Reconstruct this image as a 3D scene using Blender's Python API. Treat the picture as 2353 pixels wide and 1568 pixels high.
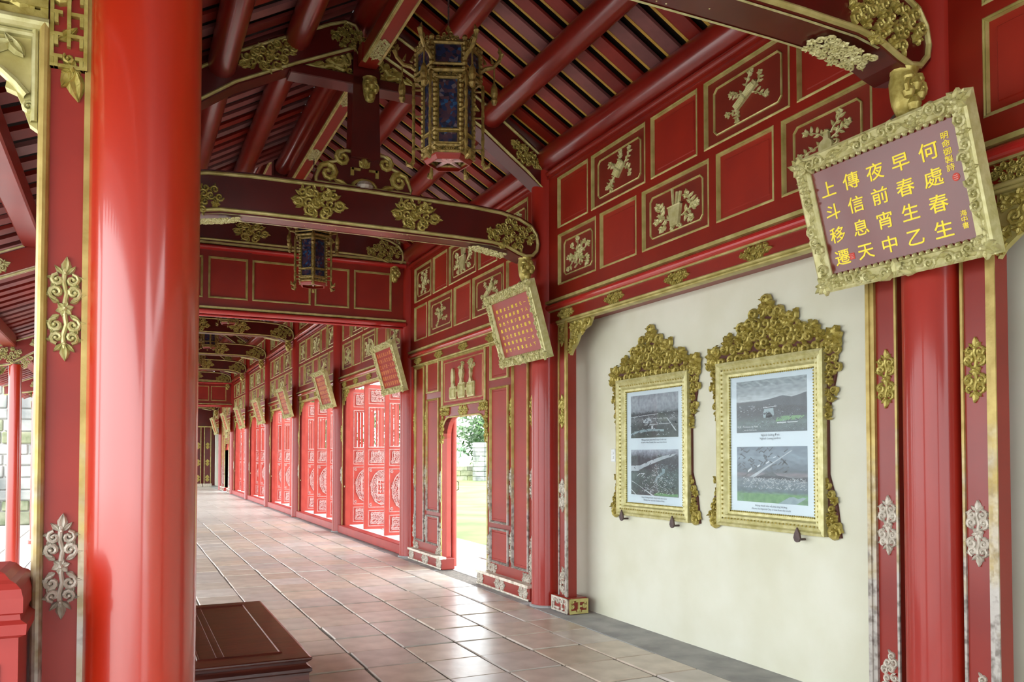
import bpy, math, random
from mathutils import Vector, Matrix
R = math.radians
PI = math.pi
sc = bpy.context.scene
C = sc.collection
for o in list(bpy.data.objects):
    bpy.data.objects.remove(o)

# ------------------------------------------------------------------ camera, world, exposure
F_PX, W_PX = 1890.0, 2353.0
PITCH = R(1.6)
cam_d = bpy.data.cameras.new('camera')
cam_d.sensor_width = 36.0
cam_d.lens = 36.0 * F_PX / W_PX
cam_d.shift_y = (263 - F_PX * math.tan(PITCH)) / W_PX
cam_d.clip_end = 500
cam = bpy.data.objects.new('camera', cam_d)
C.objects.link(cam)
cam.location = (0, 0, 1.5)
cam.rotation_euler = (R(90) + PITCH, 0, -math.atan(888 / 1890.0))
sc.camera = cam

world = bpy.data.worlds.new('overcast_sky')
sc.world = world
world.use_nodes = True
nt = world.node_tree
nt.nodes.clear()
wo = nt.nodes.new('ShaderNodeOutputWorld')
bg = nt.nodes.new('ShaderNodeBackground')
tc = nt.nodes.new('ShaderNodeTexCoord')
sep = nt.nodes.new('ShaderNodeSeparateXYZ')
ramp = nt.nodes.new('ShaderNodeValToRGB')
ramp.color_ramp.elements[0].position = 0.0
ramp.color_ramp.elements[0].color = (0.80, 0.86, 0.88, 1)
ramp.color_ramp.elements[1].position = 0.6
ramp.color_ramp.elements[1].color = (0.93, 0.96, 1.0, 1)
nt.links.new(tc.outputs['Generated'], sep.inputs[0])
nt.links.new(sep.outputs['Z'], ramp.inputs[0])
nt.links.new(ramp.outputs[0], bg.inputs[0])
bg.inputs[1].default_value = 4.0
nt.links.new(bg.outputs[0], wo.inputs[0])

sc.view_settings.view_transform = 'Standard'
sc.view_settings.look = 'None'
sc.view_settings.gamma = 1.0
sc.view_settings.exposure = 0.92
sc.view_settings.use_curve_mapping = False
sc.cycles.max_bounces = 8
sc.cycles.diffuse_bounces = 4
sc.cycles.glossy_bounces = 3
sc.cycles.adaptive_threshold = 0.02

# ------------------------------------------------------------------ main dimensions (metres)
WX = 3.82            # plane of the right-hand timber wall
CWX = 4.08           # cream wall plane
LX = 0.05            # left column row
XC = 1.945           # middle of the gallery
CY = [2.96 + 4.398 * k for k in range(-1, 10)]   # column rows; CY[1] is 2.96
def cy(k): return CY[k + 1]
BACK = -13.0         # the gallery goes on behind the viewer
RISE = 0.83          # the middle section's roof is higher
SL = 0.58            # roof slope

# ------------------------------------------------------------------ materials
def lin(c):
    return tuple(((v / 255) / 12.92 if v / 255 <= 0.04045 else ((v / 255 + 0.055) / 1.055) ** 2.4) for v in c) + (1,)

def mat(name, c1, c2=None, rough=0.4, metal=0.0, scale=3.0, bump=0.0, bscale=40.0, coat=0.0, rand=0.0, stretch=(1, 1, 1), spec=0.5, detail=6, pos=(0.35, 0.65), coat_ior=0):
    m = bpy.data.materials.new(name)
    m.use_nodes = True
    n = m.node_tree
    b = n.nodes['Principled BSDF']
    b.inputs['Roughness'].default_value = rough
    b.inputs['Metallic'].default_value = metal
    b.inputs['Specular IOR Level'].default_value = spec
    if coat:
        b.inputs['Coat Weight'].default_value = coat
        b.inputs['Coat Roughness'].default_value = 0.12
    t = n.nodes.new('ShaderNodeTexCoord')
    mp = n.nodes.new('ShaderNodeMapping')
    mp.inputs['Scale'].default_value = stretch
    n.links.new(t.outputs['Object'], mp.inputs[0])
    col = None
    if c2 is None:
        b.inputs['Base Color'].default_value = lin(c1)
    else:
        nz = n.nodes.new('ShaderNodeTexNoise')
        nz.inputs['Scale'].default_value = scale
        nz.inputs['Detail'].default_value = detail
        n.links.new(mp.outputs[0], nz.inputs['Vector'])
        rp = n.nodes.new('ShaderNodeValToRGB')
        rp.color_ramp.elements[0].position, rp.color_ramp.elements[1].position = pos
        rp.color_ramp.elements[0].color = lin(c1)
        rp.color_ramp.elements[1].color = lin(c2)
        n.links.new(nz.outputs['Fac'], rp.inputs[0])
        col = rp.outputs[0]
        if rand:
            oi = n.nodes.new('ShaderNodeObjectInfo')
            hs = n.nodes.new('ShaderNodeHueSaturation')
            mr = n.nodes.new('ShaderNodeMapRange')
            mr.inputs['To Min'].default_value = 1 - rand
            mr.inputs['To Max'].default_value = 1 + rand
            n.links.new(oi.outputs['Random'], mr.inputs['Value'])
            n.links.new(mr.outputs[0], hs.inputs['Value'])
            ms = n.nodes.new('ShaderNodeMath'); ms.operation = 'MULTIPLY_ADD'
            fr = n.nodes.new('ShaderNodeMath'); fr.operation = 'FRACT'
            mu = n.nodes.new('ShaderNodeMath'); mu.operation = 'MULTIPLY'; mu.inputs[1].default_value = 7.31
            n.links.new(oi.outputs['Random'], mu.inputs[0]); n.links.new(mu.outputs[0], fr.inputs[0])
            n.links.new(fr.outputs[0], ms.inputs[0]); ms.inputs[1].default_value = 0.7; ms.inputs[2].default_value = 0.6
            n.links.new(ms.outputs[0], hs.inputs['Saturation'])
            n.links.new(col, hs.inputs['Color'])
            col = hs.outputs[0]
        n.links.new(col, b.inputs['Base Color'])
    if bump:
        nb = n.nodes.new('ShaderNodeTexNoise')
        nb.inputs['Scale'].default_value = bscale
        nb.inputs['Detail'].default_value = 4
        n.links.new(mp.outputs[0], nb.inputs['Vector'])
        bp = n.nodes.new('ShaderNodeBump')
        bp.inputs['Strength'].default_value = bump
        bp.inputs['Distance'].default_value = 0.01
        n.links.new(nb.outputs['Fac'], bp.inputs['Height'])
        n.links.new(bp.outputs[0], b.inputs['Normal'])
    if coat_ior: b.inputs['Coat IOR'].default_value = coat_ior
    return m

def greying_gilt(name):
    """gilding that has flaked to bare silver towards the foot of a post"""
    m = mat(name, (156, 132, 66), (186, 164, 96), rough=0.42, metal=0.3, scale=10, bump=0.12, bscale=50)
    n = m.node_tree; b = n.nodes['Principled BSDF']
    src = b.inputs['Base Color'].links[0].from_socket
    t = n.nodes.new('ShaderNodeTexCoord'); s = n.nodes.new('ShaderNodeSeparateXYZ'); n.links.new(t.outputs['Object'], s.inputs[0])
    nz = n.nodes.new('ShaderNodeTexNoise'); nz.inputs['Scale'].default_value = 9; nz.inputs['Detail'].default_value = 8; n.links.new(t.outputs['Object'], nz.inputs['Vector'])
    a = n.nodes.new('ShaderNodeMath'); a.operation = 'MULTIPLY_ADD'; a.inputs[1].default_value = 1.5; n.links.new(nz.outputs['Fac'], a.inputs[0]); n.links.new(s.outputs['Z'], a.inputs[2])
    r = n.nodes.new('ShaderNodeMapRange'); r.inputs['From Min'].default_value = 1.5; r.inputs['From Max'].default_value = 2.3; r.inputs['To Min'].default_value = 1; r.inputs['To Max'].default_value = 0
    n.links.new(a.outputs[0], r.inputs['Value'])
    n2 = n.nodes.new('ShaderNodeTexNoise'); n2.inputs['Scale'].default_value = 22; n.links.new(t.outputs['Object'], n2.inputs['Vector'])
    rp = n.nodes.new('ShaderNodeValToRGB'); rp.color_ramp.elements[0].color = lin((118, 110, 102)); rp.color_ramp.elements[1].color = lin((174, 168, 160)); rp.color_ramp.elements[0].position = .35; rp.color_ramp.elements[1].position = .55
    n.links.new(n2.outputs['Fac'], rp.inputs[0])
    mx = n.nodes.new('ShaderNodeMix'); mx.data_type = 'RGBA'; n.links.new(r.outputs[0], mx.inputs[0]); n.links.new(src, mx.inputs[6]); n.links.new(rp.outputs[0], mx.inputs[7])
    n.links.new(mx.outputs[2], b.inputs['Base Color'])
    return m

M = {}
M['goldworn'] = greying_gilt('flaking_gilding')
M['red'] = mat('red_lacquer', (122, 22, 8), (136, 29, 11), rough=0.4, scale=2.0, bump=0.02, bscale=6, coat=0.12)
M['column'] = mat('column_red_lacquer', (162, 32, 8), (176, 41, 12), rough=0.34, scale=1.5, bump=0.03, bscale=5, stretch=(3, 3, 0.5), coat=0.8, coat_ior=1.55)
M['wallcolumn'] = mat('wall_column_red_lacquer', (144, 26, 11), (158, 33, 14), rough=0.5, scale=1.5, bump=0.02, bscale=5, stretch=(3, 3, 0.5), coat=0.45, spec=0.3)
M['purlin'] = mat('purlin_red_lacquer', (116, 20, 12), (130, 27, 15), rough=0.32, scale=2, coat=0.5)  # darker column red; weaker light under the roof is put into the colour
M['panel'] = mat('panel_red', (136, 24, 5), (150, 31, 8), rough=0.5, scale=2.5)
M['carvebed'] = mat('carving_ground_red', (106, 26, 8), (120, 32, 10), rough=0.5, scale=4)
M['crestbed'] = mat('crest_ground_maroon', (66, 24, 16), (84, 32, 22), rough=0.6, scale=8)
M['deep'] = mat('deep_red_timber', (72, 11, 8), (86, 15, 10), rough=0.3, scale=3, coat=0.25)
M['doorred'] = mat('door_red_paint', (172, 60, 50), (188, 74, 62), rough=0.45, scale=4)
M['board'] = mat('roof_board_red', (116, 36, 30), (140, 50, 42), rough=0.5, scale=5, rand=0.18, stretch=(1, 1, 1))
M['boardedge'] = mat('roof_board_ochre_edge', (174, 132, 44), (196, 156, 66), rough=0.6, scale=9)
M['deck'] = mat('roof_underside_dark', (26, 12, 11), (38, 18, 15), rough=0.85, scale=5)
M['gold'] = mat('gilded_carving', (154, 138, 62), (188, 174, 98), rough=0.38, metal=0.4, scale=24, bump=0.15, bscale=90)
M['goldflat'] = mat('gilded_moulding', (168, 156, 90), (200, 190, 126), rough=0.42, metal=0.35, scale=10, bump=0.08, bscale=60)
M['lgold'] = mat('lantern_gilding', (112, 92, 44), (160, 136, 72), rough=0.42, metal=0.4, scale=40, bump=0.3, bscale=120)
M['goldlight'] = mat('pale_gilding', (178, 171, 112), (204, 199, 148), rough=0.42, metal=0.25, scale=20, bump=0.15, bscale=70)
M['silver'] = mat('worn_silvered_gilding', (158, 148, 132), (200, 192, 178), rough=0.5, metal=0.2, scale=18, bump=0.25, bscale=60, pos=(0.3, 0.6))  # pale silver-grey gilding, mostly on the lower ornaments
M['worn'] = mat('worn_moulding', (170, 158, 136), (222, 214, 198), rough=0.55, metal=0.1, scale=14, bump=0.2, bscale=40, pos=(0.3, 0.55))  # pale moulding colour for the plinths
M['doorpale'] = mat('pale_pink_carving', (190, 140, 136), (212, 176, 172), rough=0.5, scale=14)
M['cream'] = mat('cream_plaster', (203, 202, 180), (213, 213, 196), rough=0.85, scale=1.6, bump=0.12, bscale=7, detail=9)
M['tile'] = mat('terracotta_tile', (186, 175, 162), (210, 199, 186), rough=0.3, scale=5, bump=0.2, bscale=9, rand=0.10, detail=9)
M['grout'] = mat('sandy_grout', (98, 93, 85), (132, 126, 116), rough=0.95, scale=30, bump=0.5, bscale=60)
M['cement'] = mat('grey_cement', (146, 147, 146), (174, 175, 172), rough=0.8, scale=4, bump=0.2, bscale=25, detail=9)
M['wood'] = mat('dark_brown_lacquered_wood', (48, 17, 12), (78, 32, 20), rough=0.3, scale=3, stretch=(1, 9, 9), bump=0.08, bscale=12, coat=0.4)
M['lacq'] = mat('board_maroon_lacquer', (98, 22, 12), (110, 28, 15), rough=0.3, scale=2, coat=0.55, spec=0.5)
M['lacq2'] = mat('board_crimson_lacquer', (140, 36, 26), (154, 44, 32), rough=0.42, scale=2, coat=0.15)
M['lacq3'] = mat('board_vermilion_lacquer', (140, 30, 18), (152, 38, 24), rough=0.6, scale=2, spec=0.2)
M['ochre'] = mat('ochre_lettering', (206, 122, 40), (216, 136, 54), rough=0.6, scale=20)
M['yellow'] = mat('yellow_lettering', (248, 222, 30), (252, 230, 56), rough=0.5, scale=20)
M['seal'] = mat('red_seal_ink', (196, 52, 34), (206, 66, 48), rough=0.6, scale=30)
M['paper'] = mat('white_print_paper', (206, 214, 220), (214, 222, 226), rough=0.35, scale=2)
M['ink'] = mat('caption_ink', (92, 100, 108), (112, 120, 126), rough=0.6, scale=10)
M['iron'] = mat('brown_iron', (72, 56, 54), (92, 74, 70), rough=0.6, scale=30)
M['plastic'] = mat('white_plastic', (214, 220, 220), (222, 226, 226), rough=0.4, scale=5)
M['lawn'] = mat('lawn_green', (84, 112, 54), (122, 140, 80), rough=0.95, scale=0.6, bump=0.5, bscale=8, detail=10)
M['paving'] = mat('pale_paving', (176, 174, 168), (206, 204, 198), rough=0.85, scale=0.9, bump=0.2, bscale=10, detail=9)
M['stone'] = mat('weathered_stone', (112, 116, 114), (172, 172, 166), rough=0.9, scale=1.4, bump=0.6, bscale=8, rand=0.16, detail=10)
M['moss'] = mat('mossy_stone', (106, 116, 84), (158, 160, 132), rough=0.9, scale=3, bump=0.6, bscale=8, rand=0.2)
M['leaf'] = mat('tree_leaves', (52, 84, 46), (92, 122, 70), rough=0.6, scale=0.8)
M['leaf2'] = mat('pale_tree_leaves', (76, 112, 74), (116, 146, 104), rough=0.6, scale=0.8)
M['bark'] = mat('tree_bark', (84, 72, 60), (120, 106, 90), rough=0.9, scale=6, bump=0.6, bscale=14)
M['pinkroll'] = mat('polished_red_roll', (164, 32, 30), (178, 42, 38), rough=0.22, scale=2, coat=0.7)
M['newel'] = mat('newel_red_paint', (148, 38, 32), (162, 48, 40), rough=0.5, scale=3)

def glass_pane_mat():
    m = bpy.data.materials.new('picture_glass'); m.use_nodes = True
    n = m.node_tree; n.nodes.clear()
    out = n.nodes.new('ShaderNodeOutputMaterial'); mix = n.nodes.new('ShaderNodeMixShader')
    tr = n.nodes.new('ShaderNodeBsdfTransparent'); gl = n.nodes.new('ShaderNodeBsdfGlossy')
    fr = n.nodes.new('ShaderNodeFresnel'); fr.inputs[0].default_value = 1.3
    gl.inputs['Roughness'].default_value = 0.02
    tr.inputs[0].default_value = (0.92, 0.96, 0.97, 1)
    n.links.new(fr.outputs[0], mix.inputs[0]); n.links.new(tr.outputs[0], mix.inputs[1]); n.links.new(gl.outputs[0], mix.inputs[2])
    n.links.new(mix.outputs[0], out.inputs[0])
    return m
M['glass'] = glass_pane_mat()

def ramp_mat(name, stops, axis='Z', noise=0.12, nscale=9.0, rough=0.4, stretch=(1, 1, 1)):
    """A printed picture: tones laid out along one axis of the print and broken up by noise."""
    m = bpy.data.materials.new(name); m.use_nodes = True
    n = m.node_tree; b = n.nodes['Principled BSDF']; b.inputs['Roughness'].default_value = rough
    t = n.nodes.new('ShaderNodeTexCoord'); s = n.nodes.new('ShaderNodeSeparateXYZ')
    n.links.new(t.outputs['Generated'], s.inputs[0])
    mp = n.nodes.new('ShaderNodeMapping'); mp.inputs['Scale'].default_value = stretch
    n.links.new(t.outputs['Object'], mp.inputs[0])
    nz = n.nodes.new('ShaderNodeTexNoise'); nz.inputs['Scale'].default_value = nscale; nz.inputs['Detail'].default_value = 10; nz.inputs['Roughness'].default_value = 0.7
    n.links.new(mp.outputs[0], nz.inputs['Vector'])
    ma = n.nodes.new('ShaderNodeMath'); ma.operation = 'MULTIPLY_ADD'; ma.inputs[1].default_value = noise; 
    sb = n.nodes.new('ShaderNodeMath'); sb.operation = 'SUBTRACT'; sb.inputs[1].default_value = noise * 0.5
    n.links.new(nz.outputs['Fac'], ma.inputs[0]); n.links.new(s.outputs[axis], ma.inputs[2]); n.links.new(ma.outputs[0], sb.inputs[0])
    rp = n.nodes.new('ShaderNodeValToRGB')
    e = rp.color_ramp.elements
    while len(e) < len(stops): e.new(0.5)
    for k, (p, c) in enumerate(stops):
        e[k].position = p; e[k].color = lin(c)
    n.links.new(sb.outputs[0], rp.inputs[0])
    n2 = n.nodes.new('ShaderNodeTexNoise'); n2.inputs['Scale'].default_value = nscale * 6; n2.inputs['Detail'].default_value = 8
    n.links.new(mp.outputs[0], n2.inputs['Vector'])
    mx = n.nodes.new('ShaderNodeMix'); mx.data_type = 'RGBA'; mx.blend_type = 'OVERLAY'; mx.inputs[0].default_value = 0.6
    n.links.new(rp.outputs[0], mx.inputs[6]); n.links.new(n2.outputs['Fac'], mx.inputs[7])
    n.links.new(mx.outputs[2], b.inputs['Base Color'])
    return m

def lantern_glass_mat():
    m = bpy.data.materials.new('painted_lantern_glass'); m.use_nodes = True
    n = m.node_tree; b = n.nodes['Principled BSDF']; b.inputs['Roughness'].default_value = 0.2
    t = n.nodes.new('ShaderNodeTexCoord')
    vo = n.nodes.new('ShaderNodeTexVoronoi'); vo.inputs['Scale'].default_value = 42
    n.links.new(t.outputs['Object'], vo.inputs['Vector'])
    rp = n.nodes.new('ShaderNodeValToRGB'); rp.color_ramp.interpolation = 'CONSTANT'
    e = rp.color_ramp.elements
    cols = [(0.0, (34, 44, 74)), (0.25, (62, 44, 56)), (0.45, (30, 32, 46)), (0.62, (40, 74, 110)), (0.72, (74, 50, 56)), (0.86, (98, 88, 94)), (0.92, (36, 40, 58))]
    while len(e) < len(cols): e.new(0.5)
    for k, (p, c) in enumerate(cols): e[k].position = p; e[k].color = lin(c)
    s = n.nodes.new('ShaderNodeSeparateColor'); n.links.new(vo.outputs['Color'], s.inputs[0])
    n.links.new(s.outputs[0], rp.inputs[0])
    n.links.new(rp.outputs[0], b.inputs['Base Color'])
    return m
M['lglass'] = lantern_glass_mat()

# ------------------------------------------------------------------ mesh builder
class MB:
    def __init__(s): s.v = []; s.f = []; s.m = []
    def add(s, vs, fs, mi=0):
        b = len(s.v); s.v += [tuple(p) for p in vs]
        s.f += [tuple(b + i for i in f) for f in fs]; s.m += [mi] * len(fs)
    def box(s, x0, x1, y0, y1, z0, z1, mi=0):
        s.add([(x0, y0, z0), (x1, y0, z0), (x1, y1, z0), (x0, y1, z0), (x0, y0, z1), (x1, y0, z1), (x1, y1, z1), (x0, y1, z1)],
              [(0, 3, 2, 1), (4, 5, 6, 7), (0, 1, 5, 4), (1, 2, 6, 5), (2, 3, 7, 6), (3, 0, 4, 7)], mi)
    def bbox(s, x0, x1, y0, y1, z0, z1, b=0.01, mi=0):
        """box with all edges chamfered"""
        vs = []
        for sx in (0, 1):
            for sy in (0, 1):
                for sz in (0, 1):
                    x, y, z = (x0, x1)[sx], (y0, y1)[sy], (z0, z1)[sz]
                    dx, dy, dz = (b, -b)[sx], (b, -b)[sy], (b, -b)[sz]
                    vs += [(x, y + dy, z + dz), (x + dx, y, z + dz), (x + dx, y + dy, z)]
        def i(sx, sy, sz, k): return ((sx * 2 + sy) * 2 + sz) * 3 + k
        fs = []
        for a in (0, 1):
            q = [i(a, 0, 0, 0), i(a, 1, 0, 0), i(a, 1, 1, 0), i(a, 0, 1, 0)]; fs.append(q if a else q[::-1])
            q = [i(0, a, 0, 1), i(1, a, 0, 1), i(1, a, 1, 1), i(0, a, 1, 1)]; fs.append(q[::-1] if a else q)
            q = [i(0, 0, a, 2), i(1, 0, a, 2), i(1, 1, a, 2), i(0, 1, a, 2)]; fs.append(q if a else q[::-1])
        for sx in (0, 1):
            for sy in (0, 1):
                q = [i(sx, sy, 0, 0), i(sx, sy, 0, 1), i(sx, sy, 1, 1), i(sx, sy, 1, 0)]; fs.append(q if sx == sy else q[::-1])
        for sx in (0, 1):
            for sz in (0, 1):
                q = [i(sx, 0, sz, 0), i(sx, 0, sz, 2), i(sx, 1, sz, 2), i(sx, 1, sz, 0)]; fs.append(q if sx != sz else q[::-1])
        for sy in (0, 1):
            for sz in (0, 1):
                q = [i(0, sy, sz, 1), i(0, sy, sz, 2), i(1, sy, sz, 2), i(1, sy, sz, 1)]; fs.append(q if sy == sz else q[::-1])
        for sx in (0, 1):
            for sy in (0, 1):
                for sz in (0, 1):
                    q = [i(sx, sy, sz, 0), i(sx, sy, sz, 1), i(sx, sy, sz, 2)]
                    fs.append(q if (sx + sy + sz) % 2 else q[::-1])
        s.add(vs, fs, mi)
    def prism(s, pts, y0, y1, mi=0):
        """outline in the x-z plane (counter-clockwise seen from -y), extruded from y0 to y1"""
        n = len(pts)
        vs = [(x, y0, z) for x, z in pts] + [(x, y1, z) for x, z in pts]
        fs = [tuple(range(n)), tuple(range(2 * n - 1, n - 1, -1))]
        fs += [(i, i + n, (i + 1) % n + n, (i + 1) % n) for i in range(n)]
        s.add(vs, fs, mi)
    def rings(s, rings, closed=True, cap=True, mi=0):
        b = len(s.v); n = len(rings[0])
        for r in rings: s.v += [tuple(p) for p in r]
        c = 0
        for k in range(len(rings) - 1):
            for i in range(n if closed else n - 1):
                j = (i + 1) % n
                s.f.append((b + k * n + i, b + k * n + j, b + (k + 1) * n + j, b + (k + 1) * n + i)); s.m.append(mi)
        if cap and closed:
            s.f.append(tuple(b + i for i in range(n - 1, -1, -1))); s.m.append(mi)
            s.f.append(tuple(b + (len(rings) - 1) * n + i for i in range(n))); s.m.append(mi)
    def lathe(s, prof, n=24, cx=0, cy_=0, mi=0):
        s.rings([[(cx + r * math.cos(2 * PI * i / n), cy_ + r * math.sin(2 * PI * i / n), z) for i in range(n)] for r, z in prof], mi=mi)
    def tube(s, pts, rad, n=8, mi=0):
        rs = []
        up = Vector((0, 0, 1))
        for k, p in enumerate(pts):
            p = Vector(p)
            a = Vector(pts[max(k - 1, 0)]); b = Vector(pts[min(k + 1, len(pts) - 1)])
            d = (b - a).normalized()
            u = d.cross(up if abs(d.z) < 0.95 else Vector((1, 0, 0))).normalized(); w = u.cross(d)
            r = rad[k] if isinstance(rad, (list, tuple)) else rad
            rs.append([p + u * r * math.cos(2 * PI * i / n) + w * r * math.sin(2 * PI * i / n) for i in range(n)])
        s.rings(rs, mi=mi)
    def mesh(s, name, mats, smooth=False):
        me = bpy.data.meshes.new(name)
        me.from_pydata(s.v, [], s.f)
        for m in (mats if isinstance(mats, (list, tuple)) else [mats]):
            me.materials.append(M[m] if isinstance(m, str) else m)
        me.polygons.foreach_set('material_index', s.m)
        if smooth:
            me.polygons.foreach_set('use_smooth', [True] * len(s.f))
            try: me.set_sharp_from_angle(angle=R(40))
            except Exception: pass
        me.update()
        return me
    def build(s, name, mats, parent=None, loc=(0, 0, 0), rot=(0, 0, 0), smooth=False):
        return place(name, s.mesh(name, mats, smooth), parent, loc, rot)

KIDS = {}
def place(name, me, parent=None, loc=(0, 0, 0), rot=(0, 0, 0), scale=None):
    o = bpy.data.objects.new(name, me)
    C.objects.link(o)
    o.parent = parent; o.location = loc; o.rotation_euler = rot
    if parent: KIDS.setdefault(parent.name, []).append(o)
    if scale: o.scale = scale
    return o

def tag(o, label, cat, group=None):
    o['label'] = label; o['category'] = cat
    if group: o['group'] = group
    return o

def thing(name, label, cat, loc=(0, 0, 0), rot=(0, 0, 0), group=None):
    o = bpy.data.objects.new(name, None)
    C.objects.link(o); o.location = loc; o.rotation_euler = rot; o.empty_display_size = 0.1
    return tag(o, label, cat, group)

def struct(name, loc=(0, 0, 0), rot=(0, 0, 0), label=None):
    o = bpy.data.objects.new(name, None); C.objects.link(o); o.location = loc; o.rotation_euler = rot
    o['kind'] = 'structure'
    if label: o['label'] = label
    return o

def kids(o): return KIDS.get(o.name, [])
def copy_tree(o, loc, rot=None, label=None, group=None):
    c = o.copy(); C.objects.link(c); c.location = loc
    if rot is not None: c.rotation_euler = rot
    if label: c['label'] = label
    if group: c['group'] = group
    KIDS[c.name] = []
    for ch in kids(o):
        d = ch.copy(); C.objects.link(d); d.parent = c; KIDS[c.name].append(d); KIDS[d.name] = []
        for g in kids(ch):
            e = g.copy(); C.objects.link(e); e.parent = d; KIDS[d.name].append(e)
    return c

WALLROT = (0, 0, R(-90))     # local x runs towards the camera along the right wall, local y into the wall

# ------------------------------------------------------------------ carving library (relief in the x-z plane, towards -y)
PROF = [(-1, 0), (-0.62, 0.8), (0.1, 1.0), (0.7, 0.7), (1, 0)]
def ribbon(m, pts, w, h, y=0.0):
    rs = []
    n = len(pts)
    for k, (x, z) in enumerate(pts):
        ax, az = pts[max(k - 1, 0)]; bx, bz = pts[min(k + 1, n - 1)]
        dx, dz = bx - ax, bz - az; L = math.hypot(dx, dz) or 1e-6
        nx, nz = dz / L, -dx / L
        ww = w[k] if isinstance(w, (list, tuple)) else w
        rs.append([(x - nx * ww * a, y - h * b, z - nz * ww * a) for a, b in PROF])
    m.rings(rs, closed=False)
def dome(m, x, z, r, h, y=0.0, n=7):
    rs = [[(x + rr * math.cos(2 * PI * i / n), y - hh, z + rr * math.sin(2 * PI * i / n)) for i in range(n)] for rr, hh in ((r, 0), (r * 0.8, h * 0.65), (r * 0.35, h))]
    m.rings(rs, cap=False)
    b = len(m.v); m.f.append(tuple(range(b - n, b))); m.m.append(0)
def spiral(m, cx, cz, r, a0, turns=1.4, s=1, w=None, h=0.01, y=0.0):
    w = w or r * 0.24
    n = max(8, int(9 * turns))
    pts, ws = [], []
    for k in range(n + 1):
        t = k / n
        a = a0 + s * 2 * PI * turns * t
        rr = r * (1 - 0.78 * t)
        pts.append((cx + rr * math.cos(a), cz + rr * math.sin(a)))
        ws.append(w * (0.45 + 0.75 * math.sin(PI * min(1, 0.15 + t * 0.9))))
    ribbon(m, pts, ws, h, y)
    dome(m, pts[-1][0], pts[-1][1], w * 1.05, h * 1.15, y, 6)
def leaf(m, x, z, a, L, W, h, y=0.0):
    ca, sa = math.cos(a), math.sin(a)
    prof = [(0, 0.12), (0.25, 0.8), (0.5, 1.0), (0.75, 0.62), (1.0, 0.04)]
    rs = []
    for t, ww in prof:
        px, pz = x + ca * L * t, z + sa * L * t
        hw = W * 0.5 * ww
        rs.append([(px - sa * hw * q, y - h * hh, pz + ca * hw * q) for q, hh in ((-1, 0.1), (-0.5, 0.75), (0, 0.45), (0.5, 0.85), (1, 0.1))])
    m.rings([r[::-1] for r in rs], closed=False)
def flower(m, x, z, r, n=6, h=0.012, y=0.0, a0=0.3):
    for k in range(n):
        a = a0 + 2 * PI * k / n
        leaf(m, x + 0.12 * r * math.cos(a), z + 0.12 * r * math.sin(a), a, r * 0.95, r * 0.95, h * 0.8, y)
    dome(m, x, z, r * 0.34, h * 1.3, y, 7)
def strip_orn(W, L, seed=0, horizontal=False, h=0.014):
    """symmetric leaf-and-scroll spray round a flower, L long and W wide"""
    m = MB(); rnd = random.Random(seed)
    u = W / 2
    def sp(a, b, r, a0, t, s):
        spiral(m, a, b, r, a0, t, s, r * 0.36, h)
        for q in (0.9, 2.4): leaf(m, a + math.cos(a0 + s * q) * r * .8, b + math.sin(a0 + s * q) * r * .8, a0 + s * (q + .9), r * 1.05, r * .62, h * 1.15)
    flower(m, 0, 0, u * 0.5, 6, h * 1.25)
    for sg in (1, -1):
        for sd in (1, -1):
            sp(sd * u * 0.5, sg * L * 0.155, u * 0.44, -sg * PI / 2, 1.25, sd * sg)
            sp(sd * u * 0.42, sg * L * 0.275, u * 0.4, PI / 2 * sg, 1.2, -sd * sg)
            leaf(m, sd * u * 0.3, sg * L * 0.06, math.atan2(sg * 0.5, sd), u * 0.62, u * 0.4, h)
            leaf(m, sd * u * 0.1, sg * L * 0.33, sg * PI / 2 - sd * sg * 0.75, L * 0.11, u * 0.38, h)
        ribbon(m, [(0, sg * L * 0.05), (u * 0.1, sg * L * 0.15), (-u * 0.08, sg * L * 0.26), (0, sg * L * 0.38)], u * 0.17, h * 0.9)
        leaf(m, 0, sg * L * 0.34, sg * PI / 2 + rnd.uniform(-.15, .15), L * 0.16, u * 0.62, h * 1.1)
        dome(m, 0, sg * L * 0.335, u * 0.17, h * 1.2)
    if horizontal: m.v = [(z, y, x) for x, y, z in m.v]
    return m
def fill_orn(inside, x0, x1, z0, z1, s, seed=0, h=0.016, m=None, flowers=0.22, y=0.0):
    """pierced scrollwork filling an outline"""
    m = m or MB(); rnd = random.Random(seed)
    row = 0; z = z0 + s * 0.45
    while z < z1:
        x = x0 + s * (0.45 if row % 2 else 0.05)
        while x < x1:
            px, pz = x + rnd.uniform(-.18, .18) * s, z + rnd.uniform(-.15, .15) * s
            if inside(px, pz):
                q = rnd.random()
                if q < flowers: flower(m, px, pz, s * 0.52, rnd.choice((5, 6)), h * 1.3, y, rnd.random())
                else:
                    a = rnd.random() * 2 * PI
                    spiral(m, px, pz, s * 0.5, a, 1.25, rnd.choice((1, -1)), s * 0.14, h, y)
                    b = rnd.random() * 2 * PI
                    leaf(m, px + s * 0.2 * math.cos(b), pz + s * 0.2 * math.sin(b), b, s * 0.6, s * 0.3, h * 1.15, y)
            x += s * 0.95
        z += s * 0.85; row += 1
    return m
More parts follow.
